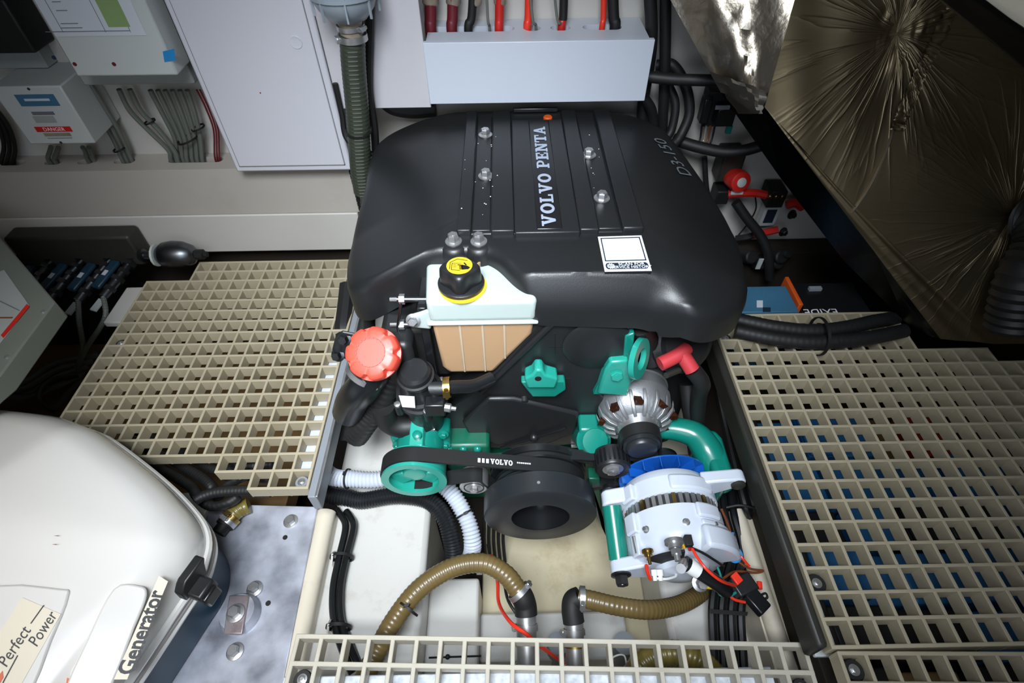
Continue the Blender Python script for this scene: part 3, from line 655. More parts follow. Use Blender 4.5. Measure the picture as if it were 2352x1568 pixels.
# crumpled overlap running along the seam between two sheets
def crumple(pts, w, seed, n=36, k=7):
    r = random.Random(seed); c = cat(pts, n // (len(pts) - 1)); g = G(); v = []
    for i, p in enumerate(c):
        t = (c[min(i + 1, len(c) - 1)] - c[max(i - 1, 0)]).normalized(); sd = t.cross(FN)
        for j in range(k): v.append(p + sd * ((j / (k - 1) - .5) * w * r.uniform(.8, 1.2)) + FN * (.004 + r.uniform(0, .004)))
    m = len(c); return g.add(v, [(i * k + j, i * k + j + 1, (i + 1) * k + j + 1, (i + 1) * k + j) for i in range(m - 1) for j in range(k - 1)])
obj('crumpled_seam', crumple([fp(2180, 20), fp(2140, 110), fp(2110, 170), fp(2070, 260), fp(2055, 300)], .024, 5, 72), 'foil_dark', fo, ang=60)
obj('seam_fold', G().tube(cat([fp(2062, 265), fp(2030, 360), fp(1990, 440), fp(1955, 490)], 8), .0025, 6), 'foil_bright', fo)
# silver side facet and black taped edge
fr = [fp(1898, -260), fp(1826, 0), fp(1756, 246)]; bk_ = [fb(1400, -260), fb(1540, 0), fb(1655, 212)]
r = random.Random(3); n, k = 22, 16; v = []
for j in range(n + 1):
    t = j / n; A = fr[0].lerp(fr[1], t * 2) if t < .5 else fr[1].lerp(fr[2], t * 2 - 1); B = bk_[0].lerp(bk_[1], t * 2) if t < .5 else bk_[1].lerp(bk_[2], t * 2 - 1)
    for i in range(k + 1):
        s = i / k; v.append(A.lerp(B, s) + FN * (r.uniform(-.003, .006) * math.sin(PI * s) + .010 * math.sin(PI * s) * math.sin(s * 9 + t * 4)))
obj('side_foil', G().add(v, [(j * (k + 1) + i, j * (k + 1) + i + 1, (j + 1) * (k + 1) + i + 1, (j + 1) * (k + 1) + i) for j in range(n) for i in range(k)]), 'foil_bright', fo, ang=32)
fr = [fp(1756, 246), fp(1880, 412), fp(2010, 580), fp(2165, 780)]; bk_ = [fb(1655, 212), fb(1790, 405), fb(1935, 595), fb(2085, 745)]
obj('taped_edge', G().add(fr + bk_, [(i, i + 1, i + 5, i + 4) for i in range(3)]), 'foil_edge', fo, smooth=False)
g = G(); poly = [fp(1898, -260), fp(2620, -260), fp(2620, 790), fp(2165, 785), fp(1756, 250)]; g.prism([p - FN * .03 for p in poly], -FN * .02); obj('foam_core', g, 'black_matte', fo, smooth=False)
r = random.Random(9); v = []; q4 = [fb(1625, 165), fp(1758, 210), fp(1745, 262), fb(1690, 262)]
for j in range(9):
    for i in range(9): s, t = i / 8, j / 8; v.append(q4[0].lerp(q4[1], s).lerp(q4[3].lerp(q4[2], s), t) + FN * (.004 + r.uniform(0, .012)))
obj('foil_patch', G().add(v, [(j * 9 + i, j * 9 + i + 1, (j + 1) * 9 + i + 1, (j + 1) * 9 + i) for j in range(8) for i in range(8)]), 'foil_bright', fo, ang=14)
for ce in (cA, cB): obj('tie_button', G().lathe(ce - FN * .03, FN, [(0, .012), (.006, .013), (.01, .009)], 14), 'black_matte', fo)
hp = [cB + FN * .016, cB + FN * .05, cB + FN * .085 + V((-.005, -.01, -.04)), fp(2265, 620) + FN * .085, fp(2245, 730) + FN * .080]
obj('exhaust_hose', corr(hp, .042, .016, .05, 20), 'rubber', label='fat black ribbed hose bending out of the foil panel', cat_='hose')
# second panel edge in the upper right corner, nearer the hatch
hp_ = empty('hatch_panel', (.3, .45, .62), 'cream foam panel with black taped foil edge', 'insulation panel')
q = [at(u, v, y=.5) for u, v in ((2125, -30), (2160, 10), (2370, 150), (2370, 60), (2200, -40))]
e0 = P([(1928, -190), (2600, 350)], y=.5); e1 = P([(1967, -190), (2600, 226)], y=.47); e2 = P([(2300, -420), (2800, -40)], y=.40)
obj('taped_edge', G().loft([[e0[0], e0[0].lerp(e1[0], .5) + V((0, -.02, .012)), e1[0], e1[0] + V((.0, .03, 0)), e0[0] + V((0, .03, .0))], [e0[1], e0[1].lerp(e1[1], .5) + V((0, -.02, .012)), e1[1], e1[1] + V((0, .03, 0)), e0[1] + V((0, .03, 0))]]), 'foil_edge', hp_)
obj('foam_face', G().prism([e1[0], e1[1], e2[1], e2[0]], (0, .03, .01)), 'foam', hp_)

# ================================================================== LEFT SERVICES
mf = empty('water_manifold', (-1.5, .98, -.12), 'dark manifold bar with blue handled valves at the wall foot', 'manifold')
a, b_ = at(20, 548, y=.985), at(296, 548, y=.985)
bx('bar', 'dark_beam', (a.x - .02, b_.x), (.985, 1.04), (-.075, a.z - .0), mf, bevel=.008)
for i, (u0, v0, u1, v1) in enumerate(((120, 600, 40, 700), (190, 600, 112, 690), (255, 598, 180, 690), (308, 594, 238, 682))):
    A = at(u0, v0, z=-.06); B = at(u1, v1, z=-.09); d = (B - A); L_ = d.length; A2 = V((A.x, .99, -.045))
    g = G().tube([A2, A, B], .012, 10); 
    for s, r in ((.15, .017), (.35, .015), (.55, .018), (.8, .016)): g.lathe(A + d * s, d, [(-.006, r), (.006, r)], 6)
    obj('valve', g, 'steel_dark', mf)
    c = A + d * .5 + V((-.028, 0, .012)); ud = d.normalized()
    h = obj('valve_handle', G().obox(c, ud * .045, ud.cross(V((0, 0, 1))).normalized() * .013, V((0, 0, .006))), 'gen_blue', mf, bevel=.004); obj('print_mark', G().obox(c + V((0, 0, .0065)), ud * .008, ud.cross(V((0, 0, 1))).normalized() * .006, V((0, 0, .0005))), 'paper', h)
    if i >= 2:
        t = B + V((-.012, -.02, -.01)); obj('hose_tag', G().obox(t, ud * .018, ud.cross(V((0, 0, 1))).normalized() * .01, V((0, 0, .002))), 'box_white', mf)
        w = [B, B + V((.01, -.05, -.03)), at(190 + (i - 2) * 8, 800, z=-.2), at(175, 850, z=-.25)]; obj('braided_hose', corr(w, .0065, .008, .08, 8), 'grey_cable', mf)
bu = empty('pressure_vessel', at(410, 600, z=-.1), 'small rounded silver vessel by the corner of the grating', 'vessel')
c = at(408, 585, y=.975); obj('body', G().lathe(c + V((-.055, 0, 0)), (1, 0, 0), [(0, .012), (.004, .022), (.02, .034), (.045, .038), (.07, .036), (.095, .026), (.105, .012)], 24), 'steel_dark', bu)
obj('neck', G().lathe(c + V((-.10, 0, 0)), (1, 0, 0), [(0, .016), (.01, .018), (.012, .011), (.05, .011)], 14), 'steel_dark', bu); obj('cord', G().ring(c + V((-.058, 0, 0)), (1, 0, 0), .018, .03, .006, 14), 'box_white', bu); obj('fitting', G().lathe(c + V((.05, 0, 0)), (1, 0, 0), [(0, .014), (.02, .014), (.022, .008), (.03, .008)], 8), 'black_matte', bu)
bx('liner_pad', 'wall', (at(285, 670, z=-.11).x, at(345, 640, z=-.11).x), (.80, .935), (-.125, -.108), bevel=.003, label='pale pad showing at the corner beside the grating', cat_='pad')
# grey device at the left edge
dv = empty('battery_charger', (-1.75, .75, -.2), 'grey metal device with red striped label at the left', 'charger')
Z = .14; q = P([(-40, 500), (0, 545), (126, 692), (0, 862), (-120, 960), (-300, 860), (-300, 540)], z=Z)
q[5].x = q[6].x = -2.19
obj('case', G().prism(q, (0, 0, -.045)), 'device_grey', dv, bevel=.003)
e1, e2 = (q[2] - q[1]).normalized(), (q[3] - q[2]).normalized()
def dp(u, v, dz=.0006): return at(u, v, z=Z + dz)
lb = quad('label', 'box_grey', [dp(-40, 640), dp(10, 620), dp(68, 702), dp(0, 790), dp(-50, 760)], dv)
quad('red_stripe', 'red', [dp(62, 698, .0014), dp(68, 704, .0014), dp(8, 776, .0014), dp(2, 770, .0014)], lb); quad('print_line', 'grey_print', [dp(0, 690, .0014), dp(45, 712, .0014), dp(44, 714, .0014), dp(0, 693, .0014)], lb)
quad('print_line', 'wire_brown', [dp(0, 728, .0014), dp(30, 728, .0014), dp(28, 731, .0014), dp(0, 731, .0014)], lb)
for u, v in ((99, 716), (16, 820)): obj('rivet', G().lathe(dp(u, v, 0), (0, 0, 1), [(0, .0045), (.002, .004), (.003, .001)], 12), 'steel', dv)
obj('lime_knob', G().lathe(at(98, 752, z=.07), (.8, -.5, -.2), [(-.04, .018), (.0, .020), (.012, .020), (.018, .014)], 10), 'lime', dv)
for i in range(4):
    wire('grey_hose', [at(0 + i * 4, 880 + i * 5, z=-.24), at(60, 905 - i * 6, z=-.25), at(130, 880 - i * 14, z=-.25), at(190 + i * 12, 850 - i * 10, z=-.27)], .008, 'grey_cable', label='thin grey hose trailing below the left grating edge', cat_='hose', group='thin grey hoses under the grating edge')
wire('coiled_lead', [at(180, 860, z=-.26), at(110, 880, z=-.24), at(90, 920, z=-.24), at(125, 940, z=-.24), at(160, 900, z=-.25), at(215, 850, z=-.26)], .008, 'dark_beam', label='dark coiled lead beside the grating edge', cat_='cable')

def cat_closed(pts, n=6):
    p = [V(q) for q in pts]; m = len(p); out = []
    for i in range(m):
        a, b, c, d = p[i - 1], p[i], p[(i + 1) % m], p[(i + 2) % m]
        for k in range(n):
            t = k / n; out.append(.5 * ((2 * b) + (c - a) * t + (2 * a - 5 * b + 4 * c - d) * t * t + (3 * b - a - 3 * c + d) * t ** 3))
    return out
def dome(outline, cen, h, R, skirt, ds=(0, .12, .3, .55, .8, 1.0), fr=(.1, .22, .38, .55, .75, .95)):
    o = cat_closed([V((x, y, 0)) for x, y in outline]); cen = V((cen[0], cen[1], 0)); rings = []
    def ring(fun):
        r = []
        for q in o:
            L = (cen - q).length; d = fun(L); p = q + (cen - q) * min(d / L, .98); dd = min(d, R)
            z = h(p.x, p.y) - (R - math.sqrt(max(R * R - (R - dd) ** 2, 0))); r.append(V((p.x, p.y, z)))
        return r
    base = ring(lambda L: 0); rings.append([p - V((0, 0, skirt(p.x, p.y))) for p in base]); rings.append(base)
    for s in ds[1:]: rings.append(ring(lambda L: s * R))
    for f in fr: rings.append(ring(lambda L: R + (L - R) * f))
    return G().loft(rings, cap=False).add([sum((p for p in rings[-1]), V()) / len(rings[-1])] + rings[-1], [(0, i + 1, (i + 1) % len(o) + 1) for i in range(len(o))])

# ================================================================== GENERATOR
ge = empty('generator', (-1.4, .0, -.2), 'white sound shielded generator with blue base and black latch', 'generator')
R0 = V((-1.010, .15, -.012)); gm = V((.949, -.316, 0)); gn = V((gm.x * .42, gm.y * .42, 1)).normalized()
def gh(x, y):
    d = max(0, -((V((x, y, 0)) - R0).dot(gm))); z = R0.z + .42 * min(d, .30)
    if y > .17: z -= .32 * (y - .17)
    return z + .028
gout = [(-1.225, -.5), (-1.16, -.3), (-1.093, -.1), (-1.032, .08), (-1.010, .155), (-1.025, .215), (-1.08, .27), (-1.165, .33), (-1.27, .39), (-1.38, .425), (-1.6, .45), (-1.78, .40), (-1.85, .2), (-1.85, -.5), (-1.55, -.56)]
obj('hood', dome(gout, (-1.42, -.02), gh, .055, lambda x, y: .02, fr=(.06, .12, .2, .3, .4, .52, .66, .8, .95)), 'gen_white', ge, ang=60)
oc = cat_closed([V((x, y, 0)) for x, y in gout]); cen = V((-1.42, -.02, 0))
def rimz(p): return gh(p.x, p.y) - .055 - .02
for dz, r, m_, nm_ in ((-.004, .008, 'gen_white', 'rim'), (-.018, .0065, 'gen_grey', 'gasket'), (-.03, .007, 'gen_white', 'lower_rim')):
    pts = [V((p.x, p.y, rimz(p) + dz)) for p in oc]; pts.append(pts[0]); obj(nm_, G().tube(pts, r, 8), m_, ge)
bo = [(p + (cen - p).normalized() * .012) for p in oc]
obj('base', G().prism([V((p.x, p.y, -.195)) for p in bo], None, [V((p.x, p.y, rimz(p) - .03)) for p in bo]), 'gen_blue', ge)
def gp(u, v, lift=.0): return atp(u, v, R0 + V((0, 0, .028 + lift)), gn)
def pad(px, th): 
    pts = cat_closed([gp(u, v) for u, v in px], 4); return G().prism([p - gn * .004 for p in pts], gn * (th + .004))
obj('raised_panel', pad([(262, 1352), (320, 1345), (338, 1365), (310, 1440), (240, 1600), (150, 1600), (200, 1470)], .004), 'gen_white', ge, bevel=.003)
obj('raised_panel', pad([(-40, 1362), (140, 1352), (158, 1372), (120, 1470), (60, 1600), (-60, 1600)], .004), 'gen_white', ge, bevel=.003)
dc = quad('decal', 'decal_cream', [gp(u, v, .0046) for u, v in ((52, 1372), (140, 1410), (44, 1580), (-60, 1540))], ge)
tx = (gp(110, 1395) - gp(10, 1545)).normalized(); ty = gn.cross(tx)
text('lettering', 'Perfect', .022, 'black_print', dc, gp(14, 1534, .0054), tx, ty, shear=.4, sx=.74); text('lettering', 'Power', .022, 'black_print', dc, gp(84, 1487, .0054), tx, ty, shear=.4, sx=.72)
for a, b_ in (((72, 1432), (102, 1390)), ((8, 1568), (42, 1505))): A, B = gp(*a, .0054), gp(*b_, .0054); quad('print_line', 'black_print', [A, B, B + ty * .0015, A + ty * .0015], dc)
quad('print_mark', 'orange', [gp(u, v, .0054) for u, v in ((-6, 1555), (6, 1540), (8, 1556), (0, 1568))], dc)
d2 = quad('decal', 'decal_cream', [gp(u, v, .0022) for u, v in ((365, 1322), (386, 1335), (292, 1560), (262, 1560))], ge)
tx = (gp(378, 1342) - gp(298, 1552)).normalized(); ty = gn.cross(tx); L_ = (gp(378, 1342) - gp(298, 1552)).length
text('lettering', 'Generator', .030, 'black_print', d2, gp(304, 1550, .003), tx, ty, sx=L_ / .030 / 4.75, thick=.028)
quad('print_mark', 'orange', [gp(u, v, .002) for u, v in ((154, 1556), (166, 1560), (160, 1600), (148, 1600))], ge)
for u, v in ((128, 1230), (124, 1250)): quad('scratch', 'wire_brown', [gp(u - 5, v, .006), gp(u + 6, v - 1, .006), gp(u + 6, v + 1, .006)], ge, .0004)
la = gp(440, 1345); pdir = (gp(463, 1285) - gp(350, 1440)).normalized()
lt = obj('latch', G().obox(la + V((.008, -.0, -.01)), pdir * .017, gm * .02, V((0, 0, .012))), 'black_plastic', ge, bevel=.004)
obj('latch_lever', G().loft([[q + V((0, 0, z)) for q in (la + pdir * a1 + gm * -.012, la + pdir * a2 + gm * -.012, la + pdir * a2 + gm * .004, la + pdir * a1 + gm * .004)] for z, a1, a2 in ((-.01, -.02, .026), (.012, -.018, .034), (.022, -.008, .04), (.026, .0, .038))]), 'black_plastic', lt, bevel=.003)
obj('latch_hook', G().obox(la + gm * .024 + V((0, 0, -.022)), pdir * .014, gm * .008, V((0, 0, .014))), 'black_satin', lt, bevel=.003)
q = [at(u, v, z=-.14) for u, v in ((462, 1290), (492, 1300), (474, 1372), (446, 1390))]; quad('rating_plate', 'gen_grey', [p + V((.004, 0, .02)) for p in q], ge)
# bed plate
pl = empty('bed_plate', (-.98, .1, -.23), 'mottled galvanised steel plate beneath the generator', 'metal plate')
q = [at(505, 1157, z=-.2), at(729, 1163, z=-.2), at(640, 1620, z=-.2), V((-1.9, -.1, -.2)), V((-1.9, .34, -.2))]
obj('plate', G().prism(q, (0, 0, -.014)), 'galv', pl, bevel=.0015); obj('edge_packing', G().tube([q[1] + V((.005, 0, -.012)), q[2] + V((.005, 0, -.012))], .006, 6), 'wood', pl)
bolt('bolt', at(668, 1197, z=-.2), (0, 0, 1), pl, .010, .010)
for u, v in ((655, 1234), (616, 1385)): obj('hole', G().cyl(at(u, v, z=-.2), (0, 0, 1), .005, .0008, 12), 'black_matte', pl)
mt = empty('vibration_mount', at(508, 1410, z=-.2), 'rusty round rubber mount bolted to the metal plate', 'mount')
mc = at(554, 1412, z=-.2); obj('rubber_pad', G().lathe(mc, (0, 0, 1), [(0, .037), (.006, .037), (.012, .034), (.022, .031)], 28), 'galv', mt)
q = [at(u, v, z=-.174) for u, v in ((526, 1366), (572, 1366), (556, 1456), (512, 1456))]; obj('bracket', G().prism(q, (0, 0, -.006)), 'mount_plate', mt, bevel=.002); bolt('bolt', at(541, 1408, z=-.172), (0, 0, 1), mt, .011, .011)
for u, v in ((585, 1352), (540, 1496)): bolt('bolt', at(u, v, z=-.198), (0, 0, 1), mt, .010, .012)
# hoses behind the generator
for d, v, l_ in ((.072, 1074, 'uppermost black hose behind the generator hood'), (.047, 1096, 'second black hose below the uppermost one'), (.022, 1117, 'third black hose bending behind the hood')):
    n_ = V((.5, .866, 0)) * d; pts = [V((-1.38, .450, -.17)) + n_, V((-1.27, .400, -.165)) + n_, V((-1.16, .340, -.155)) + n_, V((-1.10, .300, -.15)) + n_, at(545, v, z=-.145), at(625, v + 6, z=-.145)]
    obj('ribbed_hose', corr(pts, .0112, .007, .02, 12), 'rubber', label=l_, cat_='hose')
obj('ribbed_hose', corr([at(u, v, z=-.112) for u, v in ((446, 1152), (465, 1140), (500, 1130), (560, 1126), (620, 1128))], .0105, .007, .02, 12), 'rubber', label='lowest black hose ending in a clamp', cat_='hose')
fh = empty('fuel_hose', at(470, 1190, z=-.17), 'olive ribbed hose with clamps feeding the generator', 'hose')
pts = [at(u, v, z=-.181) for u, v in ((572, 1160), (551, 1169), (531, 1186), (514, 1208))]; obj('hose', corr(pts, .017, .008, .03, 14), 'hose_olive', fh)
for i, f in enumerate((.55, .75)): p = pts[1].lerp(pts[3], f); clampring('hose_clamp', p, pts[3] - pts[1], .0185, .010, fh, 'brass' if i == 0 else 'steel')
obj('fitting', G().lathe(pts[3], pts[3] - pts[2], [(-.02, .018), (.0, .018), (.0, .014), (.016, .014)], 10), 'black_matte', fh)
fi = empty('hose_fitting', at(430, 1175, z=-.13), 'small brass hose tail beside the generator rim', 'fitting'); A = at(440, 1160, z=-.13); B = at(418, 1188, z=-.13)
obj('tail', G().lathe(A, B - A, [(0, .011), (.012, .011), (.012, .014), (.022, .014), (.022, .009), (.04, .009)], 10), 'brass', fi); clampring('hose_clamp', A.lerp(B, .3), B - A, .013, .008, fi)
bx('board_scrap', 'wall', (at(400, 1160, z=-.19).x, at(480, 1160, z=-.19).x), (.30, .36), (-.199, -.186), bevel=.002, label='pale scrap of board behind the generator', cat_='board')

# ================================================================== BILGE HOSES AND CABLES
def zp(pts): return [at(u, v, z=z) for u, v, z in pts]
wh = zp([(742, 1078, -.205), (766, 1100, -.20), (800, 1110, -.198), (860, 1105, -.195), (930, 1090, -.20), (990, 1095, -.21), (1035, 1130, -.215), (1065, 1180, -.23), (1082, 1240, -.26), (1088, 1300, -.31)])
obj('corrugated_hose', corr(wh, .0178, .0072, .10, 16), 'hose_white', label='white corrugated hose looping behind the teal pulley', cat_='hose')
bh = zp([(738, 1124, -.232), (778, 1139, -.232), (840, 1143, -.228), (920, 1138, -.226), (985, 1150, -.226), (1022, 1190, -.235), (1040, 1240, -.26), (1046, 1310, -.31)])
obj('corrugated_hose', corr(bh, .0182, .0062, .07, 16), 'hose_black', label='black corrugated hose draped over the engine bed', cat_='hose')
def tie2(u, v, z, ax, r, label, g0=None):
    c = at(u, v, z=z); a = V(ax).normalized(); g = G().ring(c - a * .002, a, r * .98, r * 1.07, .004, 20); g.obox(c + V((0, 0, r)), a * .003, V((.004, .0, 0)), V((0, 0, .003))); return obj('cable_tie', g, 'black_matte', label=label, cat_='cable tie')
for i in range(2):
    p = zp([(778 + i * 16, 1162, -.240), (788 + i * 16, 1180, -.236), (795 + i * 17, 1210, -.23), (779 + i * 17, 1280, -.232), (765 + i * 17, 1350, -.232), (765 + i * 17, 1420, -.236), (782 + i * 17, 1475, -.24), (812 + i * 17, 1545, -.25)])
    wire('battery_cable', p, .0072, 'rubber_gloss', label='black cable clipped along the engine bed', cat_='cable', group='black cable pair along the engine bed')
for u, v in ((776, 1280), (768, 1440)):
    c = at(u, v, z=-.232); k = empty('cable_clip', c, 'white clip holding the black cables to the moulding', 'cable clip', 'white clips along the moulding'); obj('base', G().prism([c + V((-.012, -.018, .0)), c + V((-.012, .014, .0)), c + V((-.008, .0, .022))], (.004, 0, 0)), 'gelcoat', k); obj('strap', G().ring(c + V((.008, -.003, 0)), (0, 1, 0), .0215, .024, .006), 'black_matte', k)
def hose_set(name, label, pts, r, ell, drop, m_='hose_brown', amp=.03, pitch=.0085):
    k = empty(name, ell - V((0, 0, drop)), label, 'hose'); obj('hose', corr(pts, r, pitch, amp, 18), m_, k); return k
h1 = zp([(835, 1560, -.2), (862, 1505, -.19), (905, 1425, -.165), (965, 1350, -.145), (1040, 1303, -.135), (1110, 1293, -.135), (1160, 1318, -.145), (1190, 1355, -.16)])
k1 = hose_set('bilge_hose', 'brown ribbed hose arching over the engine bed into an elbow', h1, .0178, h1[-1], .2)
E1 = h1[-1]; el = cat([E1, E1 + V((.009, -.012, -.008)), E1 + V((.013, -.022, -.018)), E1 + V((.014, -.036, -.026))], 8); obj('elbow', G().tube(el, .021, 16), 'rubber', k1); clampring('hose_clamp', E1 + V((.002, -.003, 0)), h1[-1] - h1[-2], .0215, .010, k1, screw=(.6, .4, .6))
PD = V((0, -1, -.45)).normalized(); obj('pipe', G().cyl(el[-1], PD, .0185, .14), 'steel', k1)
for dz in (.02, .045, .085): clampring('hose_clamp', el[-1] + PD * dz, PD, .0205, .011, k1, screw=(1 if dz == .045 else -1, -.1, .3))
tie2(938, 1398, -.152, (.5, .75, .1), .0195, 'black tie around the brown arched hose')
h2 = zp([(1332, 1372, -.17), (1360, 1378, -.165), (1420, 1392, -.165), (1490, 1400, -.175), (1555, 1390, -.215), (1600, 1368, -.245), (1625, 1345, -.262)])
k2 = hose_set('bilge_hose', 'brown ribbed hose running level under the white alternator', h2, .0165, h2[0], .2)
E2 = h2[0]; el = cat([E2, E2 + V((-.012, -.004, -.006)), E2 + V((-.015, -.018, -.014)), E2 + V((-.013, -.036, -.024))], 8); obj('elbow', G().tube(el, .02, 16), 'rubber', k2); clampring('hose_clamp', E2 + V((.004, 0, 0)), (1, -.1, 0), .0195, .010, k2, screw=(0, -.7, .4))
obj('pipe', G().cyl(el[-1], PD, .0175, .14), 'steel', k2)
for dz in (.015, .035, .075): clampring('hose_clamp', el[-1] + PD * dz, PD, .0195, .010, k2, 'brass' if dz == .035 else 'steel', screw=(1 if dz == .035 else -1, -.1, .3))
h3 = zp([(1440, 1580, -.24), (1480, 1520, -.22), (1540, 1500, -.21), (1600, 1512, -.21), (1650, 1560, -.22)]); hose_set('bilge_hose', 'olive ribbed hose looping below the grating strip', h3, .022, h3[2], .1, 'hose_olive')
wire('earth_wire', zp([(1128, 1275, -.3), (1142, 1330, -.25), (1146, 1385, -.21), (1172, 1428, -.15), (1208, 1455, -.14), (1240, 1482, -.17), (1290, 1520, -.25), (1330, 1560, -.27)]), .0035, 'red_bright', label='thin red wire crossing the steel elbow pipe', cat_='wire')
wire('earth_wire', zp([(1120, 1250, -.32), (1130, 1290, -.3), (1155, 1330, -.26), (1168, 1380, -.21), (1200, 1428, -.21), (1235, 1478, -.23)]), .003, 'black_matte', label='thin black wire beside the red wire', cat_='wire')
wire('white_lead', zp([(1395, 1530, -.25), (1410, 1508, -.24), (1435, 1506, -.24), (1443, 1545, -.25)]), .0016, 'wire_white', label='thin white lead looped below the grating strip', cat_='wire')
for u in (1275, 1415): obj('drain_pipe', G().cyl(at(u, 1510, z=-.47), (0, 0, 1), .022, .13, 20), 'grey_paint', label='short grey pipe standing below the grating strip', cat_='pipe', group='grey pipes under the grating strip')
obj('cable_tie', G().tube(zp([(985, 1510, -.33), (1040, 1508, -.33), (1105, 1506, -.33)]), .002, 6).ball(at(1028, 1508, z=-.328), .005), 'black_matte', label='loose black tie lying below the grating strip', cat_='cable tie')
# small switch post and hanging leads by the hoses
bx('sensor_post', 'gelcoat', (at(1092, 1260, z=-.28).x, at(1106, 1260, z=-.28).x), (.225, .24), (-.335, -.255), bevel=.0015, label='little white upright post beside the corrugated hoses', cat_='post')
for i in range(5): wire('hanging_lead', zp([(1112 + i * 11, 1185, -.30), (1112 + i * 11, 1215, -.34), (1112 + i * 11, 1245, -.38), (1116 + i * 11, 1290, -.455)]), .0040, 'black_matte', label='black lead hanging behind the crank pulley', cat_='cable', group='black leads behind the crank pulley')
# cable trunk right of the white alternator
for i in range(4):
    p = zp([(1640 + i * 18, 1110, -.2), (1650 + i * 18, 1180, -.2), (1668 + i * 18, 1260, -.21), (1652 + i * 18, 1330, -.22), (1642 + i * 18, 1400, -.235), (1645 + i * 18, 1480, -.25), (1650 + i * 18, 1570, -.26)])
    wire('loom_cable', p, .0084, 'rubber_gloss', label='thick black loom cable beside the white alternator', cat_='cable', group='black loom beside the white alternator')
obj('cable_tie', G().loft([[at(u, v, z=-.21) for u, v in ((1632, 1398), (1718, 1405), (1716, 1414), (1632, 1408))], [at(u, v, z=-.255) for u, v in ((1634, 1398), (1714, 1405), (1712, 1414), (1634, 1408))]]), 'black_matte', label='black tie binding the thick loom beside the alternator', cat_='cable tie')
for i in range(3):
    wire('loom_cable', zp([(1650 + i * 17, 900, -.12), (1668 + i * 17, 980, -.15), (1692 + i * 17, 1080, -.16), (1712 + i * 17, 1160, -.17), (1720 + i * 17, 1185, -.2)]), .0075, 'rubber', label='black cable running along the dark beam', cat_='cable', group='black cables along the dark beam')
wire('cable_tie', zp([(1668, 1165, -.17), (1700, 1160, -.16), (1740, 1168, -.16)]), .003, 'black_matte', label='loose black tie tail by the cream moulding', cat_='cable tie')
r = random.Random(12)
wire('suction_hose', [at(u, v, z=z) for u, v, z in ((812, 660, -.06), (805, 760, -.1), (800, 860, -.16), (792, 950, -.2), (786, 1010, -.235))], .02, 'rubber', label='black hose descending beside the grey grating beam', cat_='hose')

# ================================================================== ENGINE
en = empty('marine_engine', (-.40, .70, -.45), 'black topped marine diesel engine with teal fittings and pulleys', 'engine')
ZC = .325
def ch(x, y):
    z = ZC + .004 * math.cos((x + .4) * 4)
    d = max(0, abs(x + .395) - .19); z -= min(1.2 * d * d + .24 * d, .2) * (1 - .62 * max(0, min(1, (y - .68) / .22)))
    if y > .95: z -= .12 * (y - .95)
    b = max(0, min(1, (x + .47) / .04)) * max(0, min(1, (-.185 - x) / .05))
    if y < .466: z -= 1.45 * (.466 - y) * b
    if y < .50: z -= .3 * (.50 - y) * (1 - b)
    return z
cout = [(-.50, 1.06), (-.63, 1.05), (-.72, 1.005), (-.757, .955), (-.768, .89), (-.770, .81), (-.778, .74), (-.782, .67), (-.776, .60), (-.757, .535), (-.72, .508), (-.67, .512), (-.63, .522), (-.607, .527), (-.56, .527), (-.515, .527), (-.487, .508), (-.458, .466), (-.428, .440), (-.38, .436), (-.30, .434), (-.235, .430), (-.165, .405), (-.105, .43), (-.062, .475), (-.036, .56), (-.018, .66), (-.045, .75), (-.075, .83), (-.098, .90), (-.122, .97), (-.19, 1.03), (-.32, 1.055)]
cover = obj('engine_cover', dome(cout, (-.40, .74), ch, .020, lambda x, y: .03 + (.05 if x < -.47 else .012) * max(0, min(1, (.62 - y) / .15)) * (1 if (x > -.22 or x < -.47) else 0), fr=(.012, .025, .04, .06, .1, .16, .24, .34, .46, .6, .8, .95)), 'black_plastic', en, ang=50)
# ribbed centre panel
PZ = ZC + .002
def strip(x0, x1, y0, y1, h, nm='panel_rib', m_='black_plastic', par=cover, z0=None): return bx(nm, m_, (x0, x1), (y0, y1), (PZ - .02 if z0 is None else z0, PZ + h), par, bevel=.0025)
yb = 1.0
bx('panel_base', 'black_plastic', (-.556, -.238), (.566, yb), (PZ - .03, PZ + .004), cover, bevel=.004)
strip(-.556, -.532, .564, yb, .014); strip(-.5315, -.4985, .574, yb - .012, .0055); strip(-.498, -.458, .564, yb, .012)
strip(-.4575, -.347, .556, .955, .013); strip(-.3465, -.314, .564, yb, .012); strip(-.3135, -.274, .574, yb - .012, .0055); strip(-.2735, -.238, .564, yb, .014)
lp = strip(-.421, -.376, .564, .95, .0142, 'name_strip', 'black_satin')
pit = bx('filler_recess', 'black_matte', (-.457, -.347), (.956, 1.012), (PZ - .004, PZ + .0015), cover, bevel=.001); obj('orange_plug', G().lathe(at(1258, 275, z=PZ + .003), (0, 0, 1), [(-.004, .010), (.006, .010), (.008, .008)], 16), 'orange', cover)
bx('handle_bar', 'black_satin', (-.452, -.352), (1.004, 1.012), (PZ + .004, PZ + .014), cover)
for u, v in ((1115, 310), (1116, 405), (1352, 357), (1382, 456)): bolt('cover_bolt', at(u, v, z=PZ + .006), (0, 0, 1), cover, .0098, .011)
for u, v in ((1042, 556), (1100, 556)):
    c = at(u, v, z=ZC + .002); obj('bolt_boss', G().lathe(c - V((0, 0, .03)), (0, 0, 1), [(0, .030), (.02, .028), (.028, .024), (.031, .018)], 20), 'black_plastic', cover); bolt('cover_bolt', c + V((0, 0, .0005)), (0, 0, 1), cover, .0095, .013)
r = random.Random(21); g = G()
